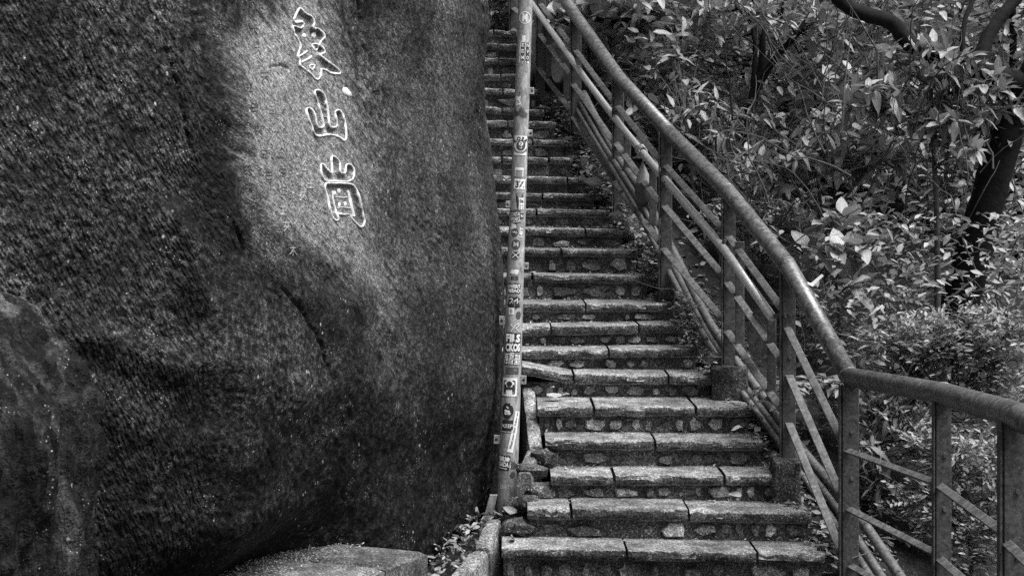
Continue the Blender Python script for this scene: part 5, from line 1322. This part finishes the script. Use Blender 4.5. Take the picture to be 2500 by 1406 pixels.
# ------------------------------------------------------------------ fallen leaves and litter
def flat_leaf(x, y, D, L, label, kind='broad', seed=0, tilt=.5, group='fallen leaves on the stone'):
    r_ = np.random.default_rng(seed); c = at(x, y, D); a = r_.uniform(0, 6.28)
    ax = nrm(np.array([math.cos(a), math.sin(a), r_.uniform(0, tilt)])); B = leaf_basis(ax[None], np.array([r_.normal(0, .5)]))[0]
    V, F, UV = LT[kind][int(r_.integers(0, len(LT[kind])))]
    W = V.copy(); W[:, 2] += .18 * np.abs(W[:, 1]) + .10 * np.sin(W[:, 0] * 5 + seed)
    W = W @ B.T * L; W = W + c; W[:, 2] += c[2] - W[:, 2].min() + .003
    o = put('fallen_leaf', W, F, M['leaf_dry'], None, True, UV); tag(o, label, 'leaf', group)
FL = [(1335, 972, 9.55, .13, 'broad pale fallen leaf beside the kerb on the landing', 'heart'), (1372, 965, 9.62, .05, 'small curled leaf just right of the pale leaf on the landing', 'broad'), (1345, 950, 9.7, .06, 'dark curled leaf at the back of the landing by the kerb', 'broad'),
      (1812, 1212, 8.52, .08, 'oval fallen leaf lying on the second step', 'broad'), (1812, 1048, 9.1, .10, 'torn dry leaf standing at the right end of the fourth step', 'broad'), (1856, 1055, 9.05, .07, 'pale crumpled leaf at the right end of the fourth step', 'heart'),
      (1870, 975, 9.5, .10, 'crumpled dry leaf right of the landing', 'heart'), (1845, 985, 9.42, .09, 'broad dry leaf lying on the right end of the landing', 'heart'), (1880, 1005, 9.3, .06, 'small dry leaf on the bank below the landing', 'broad'),
      (1745, 885, 9.75, .12, 'pale broad leaf lying against the square footing', 'heart'), (1730, 872, 9.8, .10, 'second pale leaf behind the square footing', 'heart'), (1720, 905, 9.72, .06, 'narrow dry leaf left of the square footing', 'long'), (1380, 902, 9.92, .055, 'thin upright leaf on the sixth step', 'long'),
      (1470, 455, 12.1, .19, 'large crinkled pale leaf beside the middle steps', 'heart'), (1535, 492, 11.75, .15, 'pale leaf lying behind the post halfway up', 'heart'), (1532, 540, 11.55, .17, 'round ribbed leaf hanging at the step ends', 'heart'),
      (1320, 1135, 8.82, .05, 'white sliver of leaf at the left end of the third step', 'long'), (1880, 1312, 8.3, .03, 'tiny pale leaf near the right end of the lowest step', 'broad'), (1250, 1316, 8.45, .10, 'crumpled leaf at the left end of the lowest step', 'broad'), (1262, 1258, 8.6, .12, 'dry leaf wedged between pole foot and steps', 'broad')]
for k, (x, y, D, L, lab, kd) in enumerate(FL): flat_leaf(x, y, D, L, lab, kd, k + 3)
BL = [a + ' dry leaf on the granite bench, ' + b for a, b in zip(['smallest', 'narrow', 'curled', 'broad', 'upturned', 'thin', 'pointed', 'crumpled', 'flat', 'slender', 'pale', 'brittle', 'folded', 'short'], ['near the joint', 'near the boulder', 'at the back edge', 'towards the rounded end', 'beside the boulder', 'between the joint and the boulder', 'at the back corner', 'by the front slab', 'in the middle', 'along the boulder', 'near the back corner', 'across the joint', 'at the boulder foot', 'nearest the joint'])]
for k in range(14):
    u, v = r_.uniform(.05, .85), r_.uniform(.45, .9); p = BO + BA * u * .8 + BB * v + np.array([0, 0, .004])
    x, y, D = CX + p[0] / p[1] * F_PX, HY - p[2] / p[1] * F_PX, p[1]
    flat_leaf(x, y, D, r_.uniform(.03, .075), BL[k], 'long' if k % 2 else 'broad', 50 + k, .9, 'dry leaves on the bench')
def scatter(name, label, pts, L, mat, seed, kind='tiny', tilt=.3):
    r_ = np.random.default_rng(seed); m = len(pts); a = r_.uniform(0, 6.28, m)
    ax = np.stack([np.cos(a), np.sin(a), r_.normal(.05, tilt, m)], 1)
    o = foliage(name, pts, ax, r_.normal(0, .6, m), L * r_.uniform(.4, 1.3, m), kind, mat, None, 0); tag(o, label, 'litter', None, 'stuff')
r_ = np.random.default_rng(17)
pts = []
for k in range(4200):      # bank right of the steps
    D = r_.uniform(8.3, 13.8); xx = stair_xr(D) + abs(r_.normal(.06, .22)); 
    if xx < stair_xr(D) + .02: n = max(i for i in range(len(SD)) if SD[i] <= D); zz = SZ[n] + .006
    else: zz = ground_z(xx, D) + .02
    pts.append((xx, D, zz))
scatter('leaf_litter', 'crumbled leaf litter along the right ends of the steps', np.array(pts), .06, 'litter', 18)
pts = []
for k in range(900):       # back corners of the treads
    n = int(r_.integers(0, 13)); D1 = SD[n + 1] + .02
    f = r_.beta(.55, .45); x0, x1 = (max(ST[n][3], 1290) - CX) * D1 / F_PX, SXR[n] - .02
    pts.append((x0 + (x1 - x0) * f, D1 - abs(r_.normal(0, .035)), SZ[n] + .006))
scatter('leaf_litter', 'fine crumbs of litter at the backs of the treads', np.array(pts), .026, 'leaf_dry', 19)
pts = []
for k in range(300):      # gutter between boulder and kerb
    f = r_.uniform(0, 1); a, b = np.array(at(1195, 1268, 8.95)), np.array(at(1040, 1440, 8.0)); p = a + (b - a) * f + np.array([r_.normal(-.02, .07), 0, 0]); p[2] += .02 + r_.uniform(0, .05); pts.append(p)
scatter('leaf_litter', 'dry leaves drifted in the gutter beside the kerb', np.array(pts), .05, 'litter', 20, 'small', .5)
pts = [BO + BA * r_.uniform(0, 1.0) + BB * r_.uniform(.2, 1) ** .6 * .93 + np.array([0, 0, .006]) for _ in range(2200)]
scatter('leaf_litter', 'crumbs and seeds scattered over the granite bench', np.array(pts), .018, 'leaf_dry', 21)
# folded pale scrap caught by the handrail
c = at(1985, 692, 9.6)
V = [c + np.array(v) for v in [(-.06, 0, .012), (.0, .01, -.02), (.07, 0, .05), (.06, .02, .06), (-.01, .03, .0), (-.065, .02, .022)]]
o = put('paper_scrap', V, [(0, 1, 4, 5), (1, 2, 3, 4)], M['scrap']); tag(o, 'small folded white scrap caught in the leaves beside the handrail', 'scrap')
flat_leaf(1908, 470, 10.9, .16, 'pale dead leaf hanging in the shrub above the handrail', 'broad', 77, .2, 'dead leaves in the shrubs')
